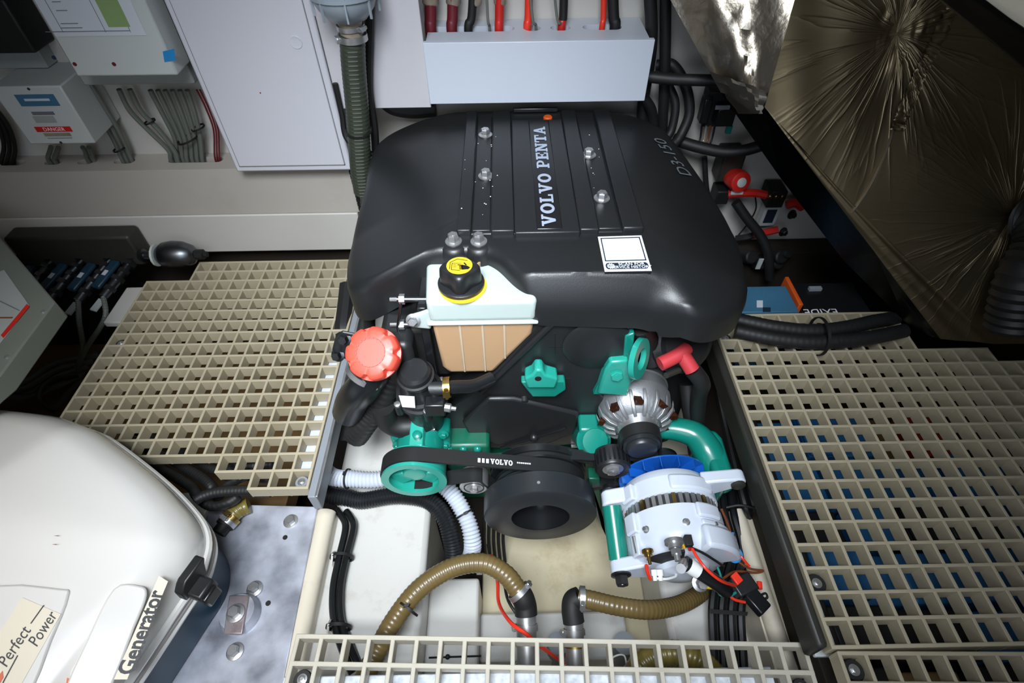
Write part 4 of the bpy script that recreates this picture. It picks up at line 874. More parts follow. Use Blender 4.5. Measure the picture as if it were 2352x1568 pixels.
for i in range(46):
    u = r.choice((1118, 1060, 1135, 1360, 1100, 1050)) + r.gauss(0, 10); v = r.uniform(300, 560); c = at(u, v, z=PZ + .0148)
    if not (-.556 < c.x < -.24 and .59 < c.y < .96): continue
    s = r.uniform(.0004, .0011); g.obox(c, (s, 0, 0), (0, s, 0), (0, 0, .0002))
obj('salt_speck', g, 'speck', cover, kind='stuff')
def slab(s):
    out = []; x = 0.
    R = lambda a, b, c, d: [(a, b), (c, b), (c, d), (a, d)]
    def arc(cx, cy, rx, ry, ix, iy, a0, a1, n=16):
        return [[(cx + (rx if q in (0, 1) else ix) * math.cos(t), cy + (ry if q in (0, 1) else iy) * math.sin(t)) for q, t in ((0, a0 + (a1 - a0) * k / n), (1, a0 + (a1 - a0) * (k + 1) / n), (2, a0 + (a1 - a0) * (k + 1) / n), (3, a0 + (a1 - a0) * k / n))] for k in range(n)]
    for ch_ in s:
        if ch_ == ' ': x += .5; continue
        if ch_ == 'V': ps, w = [[(.1, 1), (.34, 1), (.58, 0), (.38, 0)], [(.38, 0), (.58, 0), (.86, 1), (.66, 1)], R(0, .86, .42, 1), R(.56, .86, .96, 1)], .96
        elif ch_ == 'O': ps, w = arc(.44, .5, .44, .52, .19, .33, 0, 2 * PI, 24), .88
        elif ch_ == 'L': ps, w = [R(.1, 0, .34, 1), R(0, .86, .46, 1), R(0, 0, .75, .14), R(.6, 0, .75, .36)], .76
        elif ch_ == 'P': ps, w = [R(.1, 0, .34, 1), R(0, 0, .46, .14), R(0, .86, .44, 1), R(.3, .40, .44, .54)] + arc(.44, .70, .34, .30, .13, .16, -PI / 2, PI / 2), .80
        elif ch_ == 'E': ps, w = [R(.1, 0, .34, 1), R(0, .86, .74, 1), R(0, 0, .76, .14), R(.3, .43, .56, .57), R(.6, .66, .74, 1), R(.62, 0, .76, .34), R(.48, .34, .58, .66)], .78
        elif ch_ == 'N': ps, w = [R(.1, 0, .29, 1), R(.68, 0, .86, 1), [(.1, 1), (.36, 1), (.86, 0), (.62, 0)], R(0, 0, .4, .13), R(0, .87, .3, 1), R(.56, .87, .98, 1)], .98
        elif ch_ == 'T': ps, w = [R(.31, 0, .55, 1), R(0, .86, .86, 1), R(0, .62, .13, 1), R(.73, .62, .86, 1), R(.2, 0, .66, .14)], .86
        elif ch_ == 'A': ps, w = [[(.36, 1), (.56, 1), (.28, 0), (.06, 0)], [(.36, 1), (.56, 1), (.86, 0), (.64, 0)], R(.22, .24, .70, .38), R(0, 0, .36, .13), R(.56, 0, .94, .13)], .94
        out += [[(px + x, py) for px, py in p] for p in ps]; x += w + .07
    return out, x
def slabtext(name, s, m_, par, o, xd, yd, length, height, lift=.0005):
    ps, w = slab(s); xd, yd = V(xd).normalized(), V(yd).normalized(); nz = xd.cross(yd); g = G(); o = V(o)
    for i, p in enumerate(ps): g.add([o + xd * (a / w * length) + yd * (b * height) + nz * (lift + .00002 * (i % 5)) for a, b in p], [tuple(range(len(p)))])
    return obj(name, g, m_, par, smooth=False)
o_ = at(1279, 519, z=PZ + .0143); e_ = at(1238, 290, z=PZ + .0143)
LT = e_.y - o_.y
slabtext('lettering', 'VOLVO', 'letter_grey', lp, V((-.3865, o_.y, PZ + .0143)), (0, 1, 0), (-1, 0, 0), LT * .475, .0245)
slabtext('lettering', 'PENTA', 'letter_grey', lp, V((-.3865, o_.y + LT * .525, PZ + .0143)), (0, 1, 0), (-1, 0, 0), LT * .475, .0245)
def onc(u, v, dz):
    p = at(u, v, z=.27)
    for _ in range(8): p = at(u, v, z=ch(p.x, p.y) + dz)
    return p
a_, b_, c_ = onc(1578, 405, .003), onc(1512, 318, .003), onc(1540, 400, .003); m_ = onc(1546, 362, .003)
xd = (b_ - a_).normalized(); yd = (c_ - m_); yd = (yd - xd * yd.dot(xd)).normalized()
if xd.cross(yd).z < 0: yd = -yd
text('lettering', 'D3-150', .040, 'grey_print', cover, m_, xd, yd, center=True, depth=.001, sx=(b_ - a_).length / .040 / 3.1, shear=.2)
# sticker with blank code field
sz = PZ + .0035; q = [at(u, v, z=sz) for u, v in ((1389, 624), (1497, 622), (1473, 541), (1373, 544))]
obj('sticker_backing', G().prism([p - V((0, 0, .012)) for p in q], (0, 0, .0116)), 'black_plastic', cover)
stk = obj('sticker', G().prism(q, (0, 0, .0006)), 'white_print', cover, smooth=False)
def sq(s, t, dz=.0008): return q[3].lerp(q[2], s).lerp(q[0].lerp(q[1], s), t) + V((0, 0, dz))
for (s0, t0, s1, t1) in ((.05, .05, .95, .075), (.05, .70, .95, .725), (.05, .05, .075, .725), (.925, .05, .95, .725)): quad('frame_line', 'sticker_dark', [sq(s0, t0), sq(s1, t0), sq(s1, t1), sq(s0, t1)], stk, .0003)
pill = [sq(.10 + .06 * math.cos(a), .86 + .085 * math.sin(a)) for a in [PI / 2 + PI * k / 8 for k in range(9)]] + [sq(.90 + .06 * math.cos(a), .86 + .085 * math.sin(a)) for a in [-PI / 2 + PI * k / 8 for k in range(9)]]
pil = quad('caption_bar', 'sticker_dark', pill, stk, .0003); xd = (q[1] - q[0]).normalized(); yd = (q[3] - q[0]).normalized()
text('lettering', 'SCAN FOR', .0088, 'white_print', pil, sq(.6, .825, .0013), xd, yd, center=True, thick=.012); text('lettering', 'SERVICE HISTORY', .0088, 'white_print', pil, sq(.585, .905, .0013), xd, yd, center=True, sx=.92, thick=.012)
gc = sq(.155, .865, .0013); g = G().ring(gc, (0, 0, 1), .0036, .0052, .0002, 24).ring(gc, (0, 0, 1), .0012, .0024, .0002, 16)
for k in range(10): a = k * PI / 5; g.obox(gc + V((math.cos(a), math.sin(a), 0)) * .0056, V((math.cos(a), math.sin(a), 0)) * .0008, V((-math.sin(a), math.cos(a), 0)) * .0008, (0, 0, .0002))
obj('gear_mark', g, 'white_print', pil)

# block behind the covers
bx('engine_block', 'black_matte', (-.66, -.17), (.50, .95), (-.45, .20), en, bevel=.02); bx('sump', 'teal_dark', (-.62, -.22), (.46, .95), (-.46, -.25), en, bevel=.02)
# timing cover
TYF = .445
tp = [(1262, 700), (1330, 690), (1400, 697), (1448, 735), (1458, 785), (1440, 838), (1396, 878), (1372, 902), (1392, 918), (1384, 948), (1348, 976), (1334, 998), (1330, 1022), (1200, 1032), (1110, 1030), (1046, 1018), (1012, 962), (1040, 925), (1075, 905), (1140, 850)]
tpv = [at(u, v, y=TYF) for u, v in tp]
tc = obj('timing_cover', G().prism(tpv, (0, .07, 0)), 'black_plastic', en, bevel=.008, bseg=3)
rc = at(1372, 790, y=TYF); obj('round_boss', G().lathe(V((rc.x, TYF + .002, rc.z)), (0, -1, 0), [(0, .062), (.006, .062), (.009, .058), (.009, .02)], 36), 'black_plastic', tc)
for (a, b_) in (((1268, 742), (1105, 900)),): A, B = at(*a, y=TYF - .003), at(*b_, y=TYF - .003); obj('diagonal_rim', G().tube([A, B], .006, 10), 'black_plastic', tc)
p2 = [at(u, v, y=TYF) for u, v in ((1120, 905), (1180, 905), (1330, 940), (1320, 985), (1250, 1012), (1140, 1012), (1075, 985), (1062, 960))]; obj('lower_bulge', G().prism(p2, (0, -.012, 0)), 'black_plastic', tc, bevel=.006, bseg=3)
A, B = at(1150, 1028, y=TYF - .014), at(1300, 982, y=TYF - .014); obj('edge_rib', G().tube([A, A.lerp(B, .5), B], .003, 6), 'black_satin', tc); obj('rib_knob', G().ball(A.lerp(B, .52), .010, 12), 'black_plastic', tc)
for a, b_ in (((1262, 796), (1340, 797)), ((1275, 765), (1275, 812))): A, B = at(*a, y=TYF - .0003), at(*b_, y=TYF - .0003); obj('mould_line', G().tube([A, B], .0008, 4), 'black_satin', tc)
wi = [at(u, v, y=TYF - .0003) for u, v in ((1188, 888), (1200, 868), (1310, 868), (1308, 912), (1200, 914))]; obj('window', G().prism(wi, (0, -.0012, 0)), 'black_matte', tc, smooth=False)
tb = [at(u, v, y=TYF - .03) for u, v in ((1205, 870), (1222, 862), (1230, 850), (1246, 850), (1254, 862), (1282, 870), (1276, 892), (1210, 892))]
br = obj('teal_bracket', G().prism(tb, (0, .028, 0)), 'teal_light', en, bevel=.004); obj('bracket_foot', G().prism([at(u, v, y=TYF - .02) for u, v in ((1196, 878), (1298, 876), (1300, 896), (1276, 912), (1222, 912))], (0, .018, 0)), 'teal', br, bevel=.003); c = at(1236, 869, y=TYF - .0305); obj('bolt_hole', G().cyl(c, (0, -1, 0), .006, .001, 16), 'black_matte', br)
obj('small_screw', G().lathe(at(1204, 912, y=TYF), (0, -1, -.3), [(0, .008), (.01, .008), (.012, .005)], 10), 'black_matte', tc)
for u0, u1, v in ((1068, 1112, 1030), (1312, 1335, 1024)): a, b_ = at(u0, v, y=TYF - .004), at(u1, v, y=TYF - .004); obj('retaining_clip', G().obox((a + b_) / 2, ((b_.x - a.x) / 2, 0, 0), (0, .003, 0), (0, 0, .0015)), 'steel', tc)

# coolant tank
tk = obj('coolant_tank', G().prism([V((x, y, .248)) for x, y in ((-.612, .556), (-.515, .556), (-.487, .525), (-.462, .488), (-.430, .472), (-.424, .462), (-.424, .437), (-.603, .437))], (0, 0, .050)), 'tank_top', en, bevel=.010, bseg=4)
obj('seam_flange', G().prism([V((x, y, .243)) for x, y in ((-.615, .553), (-.425, .55), (-.421, .434), (-.606, .434))], (0, 0, .006)), 'tank_top', tk, bevel=.0025)
lowp = [(-.600, .244), (-.428, .244), (-.430, .212), (-.500, .108), (-.582, .108), (-.594, .126)]
obj('lower_body', G().prism([V((x, .440, z)) for x, z in lowp], (0, .10, 0)), 'tank_low', tk, bevel=.008, bseg=3)
for x, zb in ((-.553, .110), (-.515, .110), (-.478, .146)): bx('moulded_rib', 'tank_rib', (x - .0018, x + .0018), (.4385, .4405), (zb + .004, .243), tk, bevel=.0008)
er = [at(u, v, y=.441) for u, v in ((990, 712), (960, 722), (938, 728), (934, 742), (944, 753), (990, 757))]; ear = obj('mount_ear', G().prism(er, (0, .008, 0)), 'tank_top', tk, bevel=.003); bolt('bolt', at(949, 735, y=.441), (0, -.9, .4), tk, .008, .009)
cx = at(1060, 656, z=.298); CZ = .298
cp = obj('tank_cap', G().lathe(V((cx.x, cx.y, CZ)), (0, 0, 1), [(0, .036), (.004, .038), (.009, .038), (.0105, .036), (.0105, .02)], 36), 'black_plastic', tk); obj('seal_ring', G().ring(V((cx.x + .002, cx.y - .002, CZ - .001)), (0, 0, 1), .034, .0392, .004, 36), 'yellow', cp)
sqr = lambda t, h: 1 / max(abs(math.cos(t)) ** 6 + abs(math.sin(t)) ** 6, .3) ** (1 / 6) * (1 - .07 * abs(math.cos(2 * t)) ** 4)
obj('grip', G().lathe(V((cx.x, cx.y, CZ + .0105)), (0, 0, 1), [(0, .0275), (.012, .0275), (.026, .0265), (.031, .024), (.0325, .019)], 48, lobes=sqr, ang0=.3), 'black_plastic', cp, ang=55)
TZc = CZ + .0432; yl = obj('yellow_disc', G().lathe(V((cx.x, cx.y, TZc - .0006)), (0, 0, 1), [(0, .0205), (.0008, .0205), (.001, .019)], 36), 'yellow', cp)
def yd_(pts, m_='black_print', dz=.0006): return quad('symbol', m_, [V((cx.x + a * .0205, cx.y + b * .0205, TZc + dz)) for a, b in pts], yl, .0003)
for pts in ([(-.75, .35), (-.2, .75), (-.17, .71), (-.72, .31)], [(-.2, .75), (.62, .55), (.62, .5), (-.2, .7)], [(-.75, .35), (-.7, .35), (-.7, -.45), (-.75, -.45)], [(-.6, .25), (-.55, .25), (-.55, -.55), (-.6, -.55)], [(-.6, -.55), (.1, -.65), (.1, -.6), (-.6, -.5)], [(-.6, .25), (.15, .2), (.15, .16), (-.6, .21)], [(-.48, .08), (-.22, .06), (-.22, .03), (-.48, .05)], [(-.48, -.05), (-.22, -.07), (-.22, -.1), (-.48, -.08)], [(-.48, -.18), (-.22, -.2), (-.22, -.23), (-.48, -.21)]): yd_(pts)
for pts in ([(.2, .0), (.55, -.05), (.85, -.3), (.7, -.5), (.25, -.55), (.15, -.2)], [(-.15, .08), (.3, .0), (.3, -.12), (-.15, .0)], [(-.02, -.1), (.25, -.12), (.25, -.22), (-.02, -.2)], [(0, -.28), (.25, -.26), (.25, -.36), (0, -.36)], [(.02, -.42), (.3, -.40), (.3, -.52), (.02, -.5)], [(.45, .0), (.3, .25), (.38, .3), (.6, .0)]): yd_(pts, dz=.0008)
c = at(1080, 600, z=.298); obj('filler_neck', G().ring(V((c.x, c.y - .004, .296)), (0, 0, 1), .018, .021, .012), 'tank_low', tk)
bx('tank_bracket', 'black_satin', (-.622, -.607), (.45, .55), (.06, .27), en, bevel=.002)
for v in (687, 745):
    a, b_ = at(912, v, y=.47), at(985, v, y=.47); s = obj('spacer_stud', G().tube([a, b_], .0052, 10), 'steel_dark', en); obj('nut', G().lathe(a + V((.004, 0, 0)), (1, 0, 0), [(0, .009), (.009, .009)], 6), 'steel', s); obj('stud_end', G().tube([a + V((-.012, 0, 0)), a], .0035, 8), 'steel', s)
obj('wire_stay', G().tube(cat([at(u, v, y=.465) for u, v in ((922, 690), (918, 720), (914, 750), (918, 780), (912, 795))], 6), .0028, 8), 'steel_dark', en)

# filler cap and pipework, left
rcx = at(858, 812, z=.205); ax = V((-.05, -.55, .83)).normalized()
oc_ = obj('oil_filler', G().lathe(rcx - ax * .06, ax, [(0, .03), (.05, .03)], 24), 'black_plastic', en)
lob = lambda t, h: 1 - .17 * max(0, math.cos(7 * t) * 1.6 - .6)
oc2 = obj('filler_cap', G().lathe(rcx - ax * .012, ax, [(-.010, .040), (-.006, .0445), (.002, .046), (.008, .046), (.0085, .046), (.022, .045), (.0265, .043), (.029, .037), (.030, .025), (.0288, .0245), (.0288, .001)], 84, lobes=lambda t, h: lob(t, h) if .0083 < h < .0285 else 1), 'red_cap', oc_, ang=50)
g = G(); u_ = ax.orthogonal().normalized(); w_ = ax.cross(u_)
for k in range(22):
    a = k * 2 * PI / 22; d = u_ * math.cos(a) + w_ * math.sin(a); g.obox(rcx + ax * .0178 + d * .0238, d * .0007, (w_ * math.cos(a) - u_ * math.sin(a)) * .0025, ax * .0012)
obj('grip_mark', g, 'red_cap', oc2)
pl_ = [at(u, v, y=.47) for u, v in ((770, 775), (785, 762), (830, 772), (838, 800), (815, 830), (775, 822), (762, 805))]; fb_ = obj('filler_bracket', G().prism(pl_, (0, .006, 0)), 'black_plastic', en, bevel=.004)
for u, v in ((793, 778), (777, 815)): bolt('bolt', at(u, v, y=.47), (-.1, -.8, .5), fb_, .0085, .012, 'steel_dark')
hb = [rcx - ax * .055, at(838, 885, z=.11), at(812, 915, z=.06), at(800, 945, z=.0), at(815, 990, z=-.08)]
obj('filler_hose', G().tube(cat(hb[:4], 8), .031, 20), 'rubber_gloss', en); clampring('hose_clamp', hb[1] + V((.002, .01, .02)), (rcx - ax * .055) - hb[1], .033, .010, en, screw=(1, -.4, .1))
hv = [at(905, 850, z=.10), at(880, 905, z=.05), at(860, 940, z=0), at(835, 975, z=-.04), at(818, 1000, z=-.08)]; obj('vent_hose', corr(hv, .026, .012, .03, 14), 'rubber', en)
# pump / separator housing
pc = at(948, 860, z=.16); ho = V((pc.x, pc.y + .03, .02))
hs_ = obj('separator_housing', G().lathe(ho, (0, -.12, 1), [(-.07, .03), (-.04, .034), (.0, .036), (.03, .037), (.045, .038), (.046, .046), (.056, .046), (.057, .040), (.064, .040), (.065, .043), (.072, .043), (.073, .036), (.085, .033), (.105, .031), (.112, .030), (.113, .034), (.121, .034), (.122, .030), (.132, .029), (.138, .024), (.138, .002)], 36), 'black_plastic', en, ang=28)
for a in (-2.5, -1.2, -.3, .6, 2.6): d = V((math.cos(a), math.sin(a), 0)); c = ho + d * .047 + V((0, -.008, .035)); s = obj('screw_lug', G().cyl(c, (0, -.12, 1), .0075, .03, 12), 'black_plastic', hs_); obj('screw', G().lathe(c + V((0, -.0036, .03)), (0, -.12, 1), [(0, .006), (.003, .006), (.004, .004)], 10), 'steel', s)
lb_ = [at(u, v, y=ho.y - .052) for u, v in ((916, 908), (952, 910), (954, 936), (924, 934))]; quad('label', 'white_print', lb_, hs_)
obj('outlet', G().tube([ho + V((.03, -.02, .05)), at(1000, 892, y=.38), at(1030, 888, y=.385)], .013, 14), 'black_plastic', hs_)
cp_ = cat([at(1015, 890, y=.383), at(1050, 888, y=.39), at(1090, 885, y=.40), at(1130, 868, y=.42)], 6); obj('coolant_pipe', G().tube(cp_, .0118, 16), 'rubber_gloss', en); clampring('hose_clamp', at(1027, 889, y=.385), (1, .05, .05), .0175, .012, en, 'brass', screw=(0, -1, .3))
so = at(1000, 932, y=.365); sn = obj('sensor', G().obox(so, (.018, 0, 0), (0, .012, .0), (0, 0, .016)), 'black_satin', en, bevel=.003); obj('sensor_nut', G().lathe(so + V((.018, -.006, .004)), (1, -.2, 0), [(0, .008), (.01, .008), (.012, .004), (.02, .004)], 8), 'steel', sn)
bx('side_cover', 'black_plastic', (-.70, -.64), (.43, .60), (-.05, .20), en, bevel=.012); bx('intake_box', 'black_matte', (-.66, -.58), (.47, .56), (.06, .2), en, bevel=.012)
obj('intake_hose', G().tube(cat([at(840, 655, z=.2), at(850, 690, z=.16), at(848, 730, z=.12), at(850, 780, z=.05)], 6), .012, 12), 'rubber', en)
lh = [at(880, 935, z=.04), at(890, 965, z=.0), at(920, 980, z=-.02), at(965, 975, z=-.02), at(985, 955, z=.0)]; obj('lower_hose', G().tube(cat(lh, 8), .022, 16), 'rubber', en)
for u, v, z, axx in ((925, 985, -.045, (.35, -.3, -1)), (985, 968, -.03, (.1, -.2, -1))):
    c = at(u, v, z=z); clampring('hose_clamp', c, axx, .0225, .011, en, screw=(.2, -1, .3)); obj('teal_neck', G().lathe(c, axx, [(0, .019), (.06, .019)], 16), 'teal_dark', en)
# raw water pump
wp = obj('water_pump', G().box(-.715, -.595, .40, .50, -.16, -.045), 'teal', en, bevel=.006); wc = V((-.655, .36, -.062))
obj('pump_body', G().lathe(wc + V((0, .045, 0)), (0, -1, 0), [(0, .048), (.03, .046), (.045, .036), (.05, .03)], 24), 'teal', wp); obj('pump_web', G().prism([wc + V((-.012, 0, .05)), wc + V((.014, 0, .05)), wc + V((.02, -.02, .02)), wc + V((-.018, -.02, .02))], (0, .05, .012)), 'teal_light', wp, bevel=.002); obj('nipple', G().lathe(wc + V((.004, .02, .05)), (0, -.3, 1), [(0, .009), (.016, .009), (.018, .006)], 12), 'teal', wp)
for dx, dz in ((-.048, -.01), (.05, -.01), (-.045, .03), (.05, .03)): bolt('bolt', wc + V((dx, .038, dz)), (0, -1, .2), wp, .007, .007, 'teal')
bx('front_casting', 'teal_dark', (-.61, -.515), (.40, .5), (-.19, -.085), en, bevel=.008)
for i in range(6): obj('casting_boss', G().ball(V((-.60 + (i % 3) * .03, .40, -.095 - (i // 3) * .045)), .009, 10), 'teal', en)
# pulleys
BY0, BY1 = .318, .348
TC = V((-.658, .312, -.058)); TR_ = .060
tpul = obj('pump_pulley', G().ring(TC, (0, 1, 0), TR_ * .82, TR_, .042, 44).ring(TC + V((0, -.002, 0)), (0, 1, 0), TR_ * .80, TR_ * 1.05, .005, 44), 'teal_light', en)
obj('hub', G().lathe(TC + V((0, .035, 0)), (0, -1, 0), [(0, .026), (.02, .024), (.024, .021), (.025, .012)], 28), 'teal_light', tpul)
for k in range(3):
    a = PI / 2 + k * 2 * PI / 3; d = V((math.cos(a), 0, math.sin(a))); n = V((-math.sin(a), 0, math.cos(a))); obj('spoke', G().prism([TC + V((0, .012, 0)) + d * .018 - n * .016, TC + V((0, .012, 0)) + d * .018 + n * .016, TC + V((0, .014, 0)) + d * .049 + n * .022, TC + V((0, .014, 0)) + d * .049 - n * .022], (0, .014, 0)), 'teal_light', tpul, bevel=.003)
KC = V((-.414, .268, -.142)); KR = .112
kp = obj('crank_pulley', G().lathe(KC, (0, 1, 0), [(0, .058), (0, KR - .004), (.003, KR), (.044, KR), (.047, KR - .004), (.047, .09), (.078, .09), (.078, .03)], 72, cap=False), 'damper', en)
obj('hub_bore', G().lathe(KC + V((0, .0, 0)), (0, 1, 0), [(.001, .0585), (.05, .055), (.05, .001)], 48, cap=False), 'black_satin', kp); bolt('crank_bolt', KC + V((0, .05, 0)), (0, -1, 0), kp, .014, .01, 'steel_dark')
obj('rear_sheave', G().lathe(KC + V((0, .080, 0)), (0, 1, 0), [(0, .086), (.002, .1), (.006, .1), (.008, .09), (.014, .09), (.016, .1), (.028, .101), (.03, .09), (.03, .02)], 64), 'black_satin', kp)
for dy in (.0, .01, .02): obj('sheave_groove', G().ring(KC + V((0, .052 + dy, 0)), (0, 1, 0), .089, .0912, .0025, 64), 'steel_dark', kp)
obj('balance_dot', G().lathe(KC + V((-.006, .02, KR - .001)), (0, 0, 1), [(0, .0035), (.0015, .003)], 12), 'steel', kp)
IC = V((-.546, .318, -.107)); ip = obj('idler_pulley', G().lathe(IC, (0, 1, 0), [(0, .012), (.001, .02), (0, .0255), (.002, .029), (.034, .029), (.036, .026)], 40), 'steel', en); obj('idler_groove', G().ring(IC + V((0, -.0008, 0)), (0, 1, 0), .019, .0205, .001, 32), 'black_matte', ip); bolt('idler_bolt', IC + V((0, .0, 0)), (0, -1, 0), ip, .009, .006)
NC = V((-.268, .335, -.078)); np_ = obj('tensioner_pulley', G().lathe(NC, (0, 1, 0), [(.004, .012), (.002, .03), (0, .033), (.003, .035), (.04, .035)], 40), 'black_plastic', en); bolt('tensioner_bolt', NC + V((0, .004, 0)), (0, -1, 0), np_, .014, .008, 'steel')
for k in range(24): a = k * PI / 12; d = V((math.cos(a), 0, math.sin(a))); obj('tooth', G().obox(NC + d * .0352 + V((0, .02, 0)), d * .0012, V((0, .014, 0)), d.cross(V((0, 1, 0))) * .0022), 'black_satin', np_) if k < 14 else None
def hull(circs, n=64):
    pts = sorted((c[0] + c[2] * math.cos(2 * PI * k / n), c[1] + c[2] * math.sin(2 * PI * k / n)) for c in circs for k in range(n)); 
    def half(p):
        o = []
        for q in p:
            while len(o) > 1 and (o[-1][0] - o[-2][0]) * (q[1] - o[-2][1]) - (o[-1][1] - o[-2][1]) * (q[0] - o[-2][0]) <= 0: o.pop()
            o.append(q)
        return o
    a, b = half(pts), half(pts[::-1]); return a[:-1] + b[:-1]
def belt(name, loop, y0, y1, th, m_='rubber', ribs=0):
    n = len(loop); g = G(); rings = []
    for i, (x, z) in enumerate(loop):
        x0, z0 = loop[i - 1]; x1, z1 = loop[(i + 1) % n]; t = V((x1 - x0, 0, z1 - z0)).normalized(); nn = V((t.z, 0, -t.x)); p = V((x, 0, z))
        rings.append([p + V((0, y0, 0)) + nn * th, p + V((0, y1, 0)) + nn * th, p + V((0, y1, 0)), p + V((0, y0, 0))])
    rings.append(rings[0]); g.loft(rings, cap=False); return obj(name, g, m_, en, ang=30)
top = hull([(TC.x, TC.z, TR_ + .001), (KC.x, KC.z, .0915)])
# lower run is lifted by the idler
lp_ = []
for (x, z) in top: lp_.append((x, z))
def lift(loop):
    out = []; n = len(loop)
    for i in range(n):
        a, b = loop[i], loop[(i + 1) % n]; out.append(a)
        if math.hypot(b[0] - a[0], b[1] - a[1]) > .08 and (a[1] + b[1]) / 2 < -.14:
            A, B = a, b; ctr = [(IC.x + .0305 * math.cos(t), IC.z + .0305 * math.sin(t)) for t in [2.0, 1.75, 1.5, 1.25, 1.0]]
            if A[0] > B[0]: ctr = ctr[::-1]
            out += ctr
    return out
b1 = belt('drive_belt', lift(top), BY0, BY1, .0045)
tl = max(top, key=lambda q: q[1]); # text on the upper run
ta = V((TC.x, 0, TC.z)); tb_ = V((KC.x, 0, KC.z)); dd = (tb_ - ta); L_ = dd.length; sn_ = (TR_ - .0915) / L_; bt = math.asin(sn_); base = math.atan2(dd.z, dd.x); nang = base + PI / 2 - bt * -1 * -1
nv = V((math.cos(base + math.acos(-( .0915 - TR_) / L_ * -1)), 0, math.sin(base + math.acos(-(.0915 - TR_) / L_ * -1)))); nv = V((-dd.z, 0, dd.x)).normalized() * math.sqrt(1 - sn_ ** 2) + dd.normalized() * sn_
rd = V((nv.z, 0, -nv.x)); p_ = ta + nv * (TR_ + .0057) + V((0, BY0 + .006, 0))
s0 = (at(1125, 1068, y=BY0 + .006) - p_).dot(rd); slabtext('lettering', 'VOLVO', 'white_print', b1, p_ + rd * s0, rd, (0, 1, 0), .044, .011, .0004)
for k in range(3): quad('print_mark', 'white_print', [p_ + rd * (s0 + a) + V((0, b_, 0)) + nv * .0004 for a, b_ in ((-.024 + k * .008, .001), (-.019 + k * .008, .001), (-.019 + k * .008, .010), (-.024 + k * .008, .010))], b1, .0002)
for k in range(7): quad('print_mark', 'white_print', [p_ + rd * (s0 + .052 + k * .004 + a) + V((0, b_, 0)) + nv * .0004 for a, b_ in ((0, .006), (.0028, .006), (.0028, .009), (0, .009))], b1, .0002)
belt('drive_belt', hull([(KC.x, KC.z, .0915), (-.262, -.155, .036)]), .356, .382, .004); belt('drive_belt', hull([(-.217, -.022, .0365), (-.20, -.19, .045)]), .362, .386, .004)
ALT = V((-.162, .0, -.118))
belt('drive_belt', hull([(KC.x, KC.z, .075), (ALT.x, ALT.z, .036)]), .355, .378, .004, 'hose_black')
# silver alternator
AC = V((-.217, .40, -.022)); al = obj('alternator', G().lathe(AC, (0, 1, 0), [(-.0, .034), (.004, .045), (.012, .06), (.03, .072), (.06, .076), (.062, .074), (.085, .074), (.087, .077), (.13, .074), (.14, .06)], 40), 'alu_cast', en)
for k in range(18):
    a = k * 2 * PI / 18 + .1; d = V((math.cos(a), 0, math.sin(a))); n = V((-math.sin(a), 0, math.cos(a)))
    obj('vent_rib', G().loft([[AC + d * rr + n * s + V((0, yy, 0)) for s, yy in ((-.0032, y_), (.0032, y_), (.0032, y_ + .008), (-.0032, y_ + .008))] for rr, y_ in ((.046, -.006), (.06, .0), (.074, .014), (.0785, .03))]), 'alu_cast', al, bevel=.001)
    if k % 2 == 0: obj('winding', G().obox(AC + d * .066 + n * .013 + V((0, .018, 0)), d * .006, n * .007, V((0, .012, 0)) - d * .006), 'copper', al)
obj('bearing_boss', G().lathe(AC + V((0, .004, 0)), (0, -1, 0), [(0, .044), (.012, .04), (.03, .034), (.032, .03)], 32), 'steel', al); obj('pulley', G().lathe(AC + V((0, -.012, 0)), (0, -1, 0), [(-.01, .036), (.03, .036), (.034, .036), (.034, .03)], 36), 'damper', al); obj('pulley_cap', G().lathe(AC + V((0, -.044, 0)), (0, -1, 0), [(0, .031), (.006, .031), (.010, .028), (.010, .002)], 36), 'damper', al)
# teal lifting bracket on the right
lb2 = [at(u, v, y=.425) for u, v in ((1372, 905), (1390, 850), (1402, 832), (1444, 828), (1450, 880), (1442, 910))]; tr2 = obj('lifting_bracket', G().prism(lb2, (0, .05, 0)), 'teal_light', en, bevel=.004); bolt('bolt', at(1415, 856, y=.43), (0, -1, .2), tr2, .012, .010, 'teal_light')
ec = at(1462, 822, y=.43); obj('lifting_eye', G().ring(ec, (.8, -.5, .25), .020, .038, .010, 28), 'teal_light', tr2); obj('eye_web', G().prism([at(u, v, y=.44) for u, v in ((1436, 840), (1448, 838), (1470, 840), (1468, 868), (1440, 885))], (0, .012, 0)), 'teal_light', tr2, bevel=.003); obj('strut', G().prism([at(u, v, y=.435) for u, v in ((1436, 772), (1458, 765), (1452, 838), (1430, 840))], (0, .02, 0)), 'teal', tr2, bevel=.003)
obj('teal_wedge', G().prism([at(u, v, y=.435) for u, v in ((1362, 906), (1382, 870), (1394, 872), (1394, 906))], (0, .03, 0)), 'teal', tr2, bevel=.002)
tm = at(1362, 1010, y=.40); obj('thermostat_body', G().lathe(tm, (.1, -.6, .7), [(-.06, .03), (-.02, .034), (.0, .036), (.006, .036), (.01, .03), (.018, .026), (.02, .012)], 24), 'teal', en); obj('thermostat_neck', G().obox(at(1350, 985, y=.42), (.02, 0, 0), (0, .02, 0), (0, .006, .02)), 'teal', en, bevel=.005)
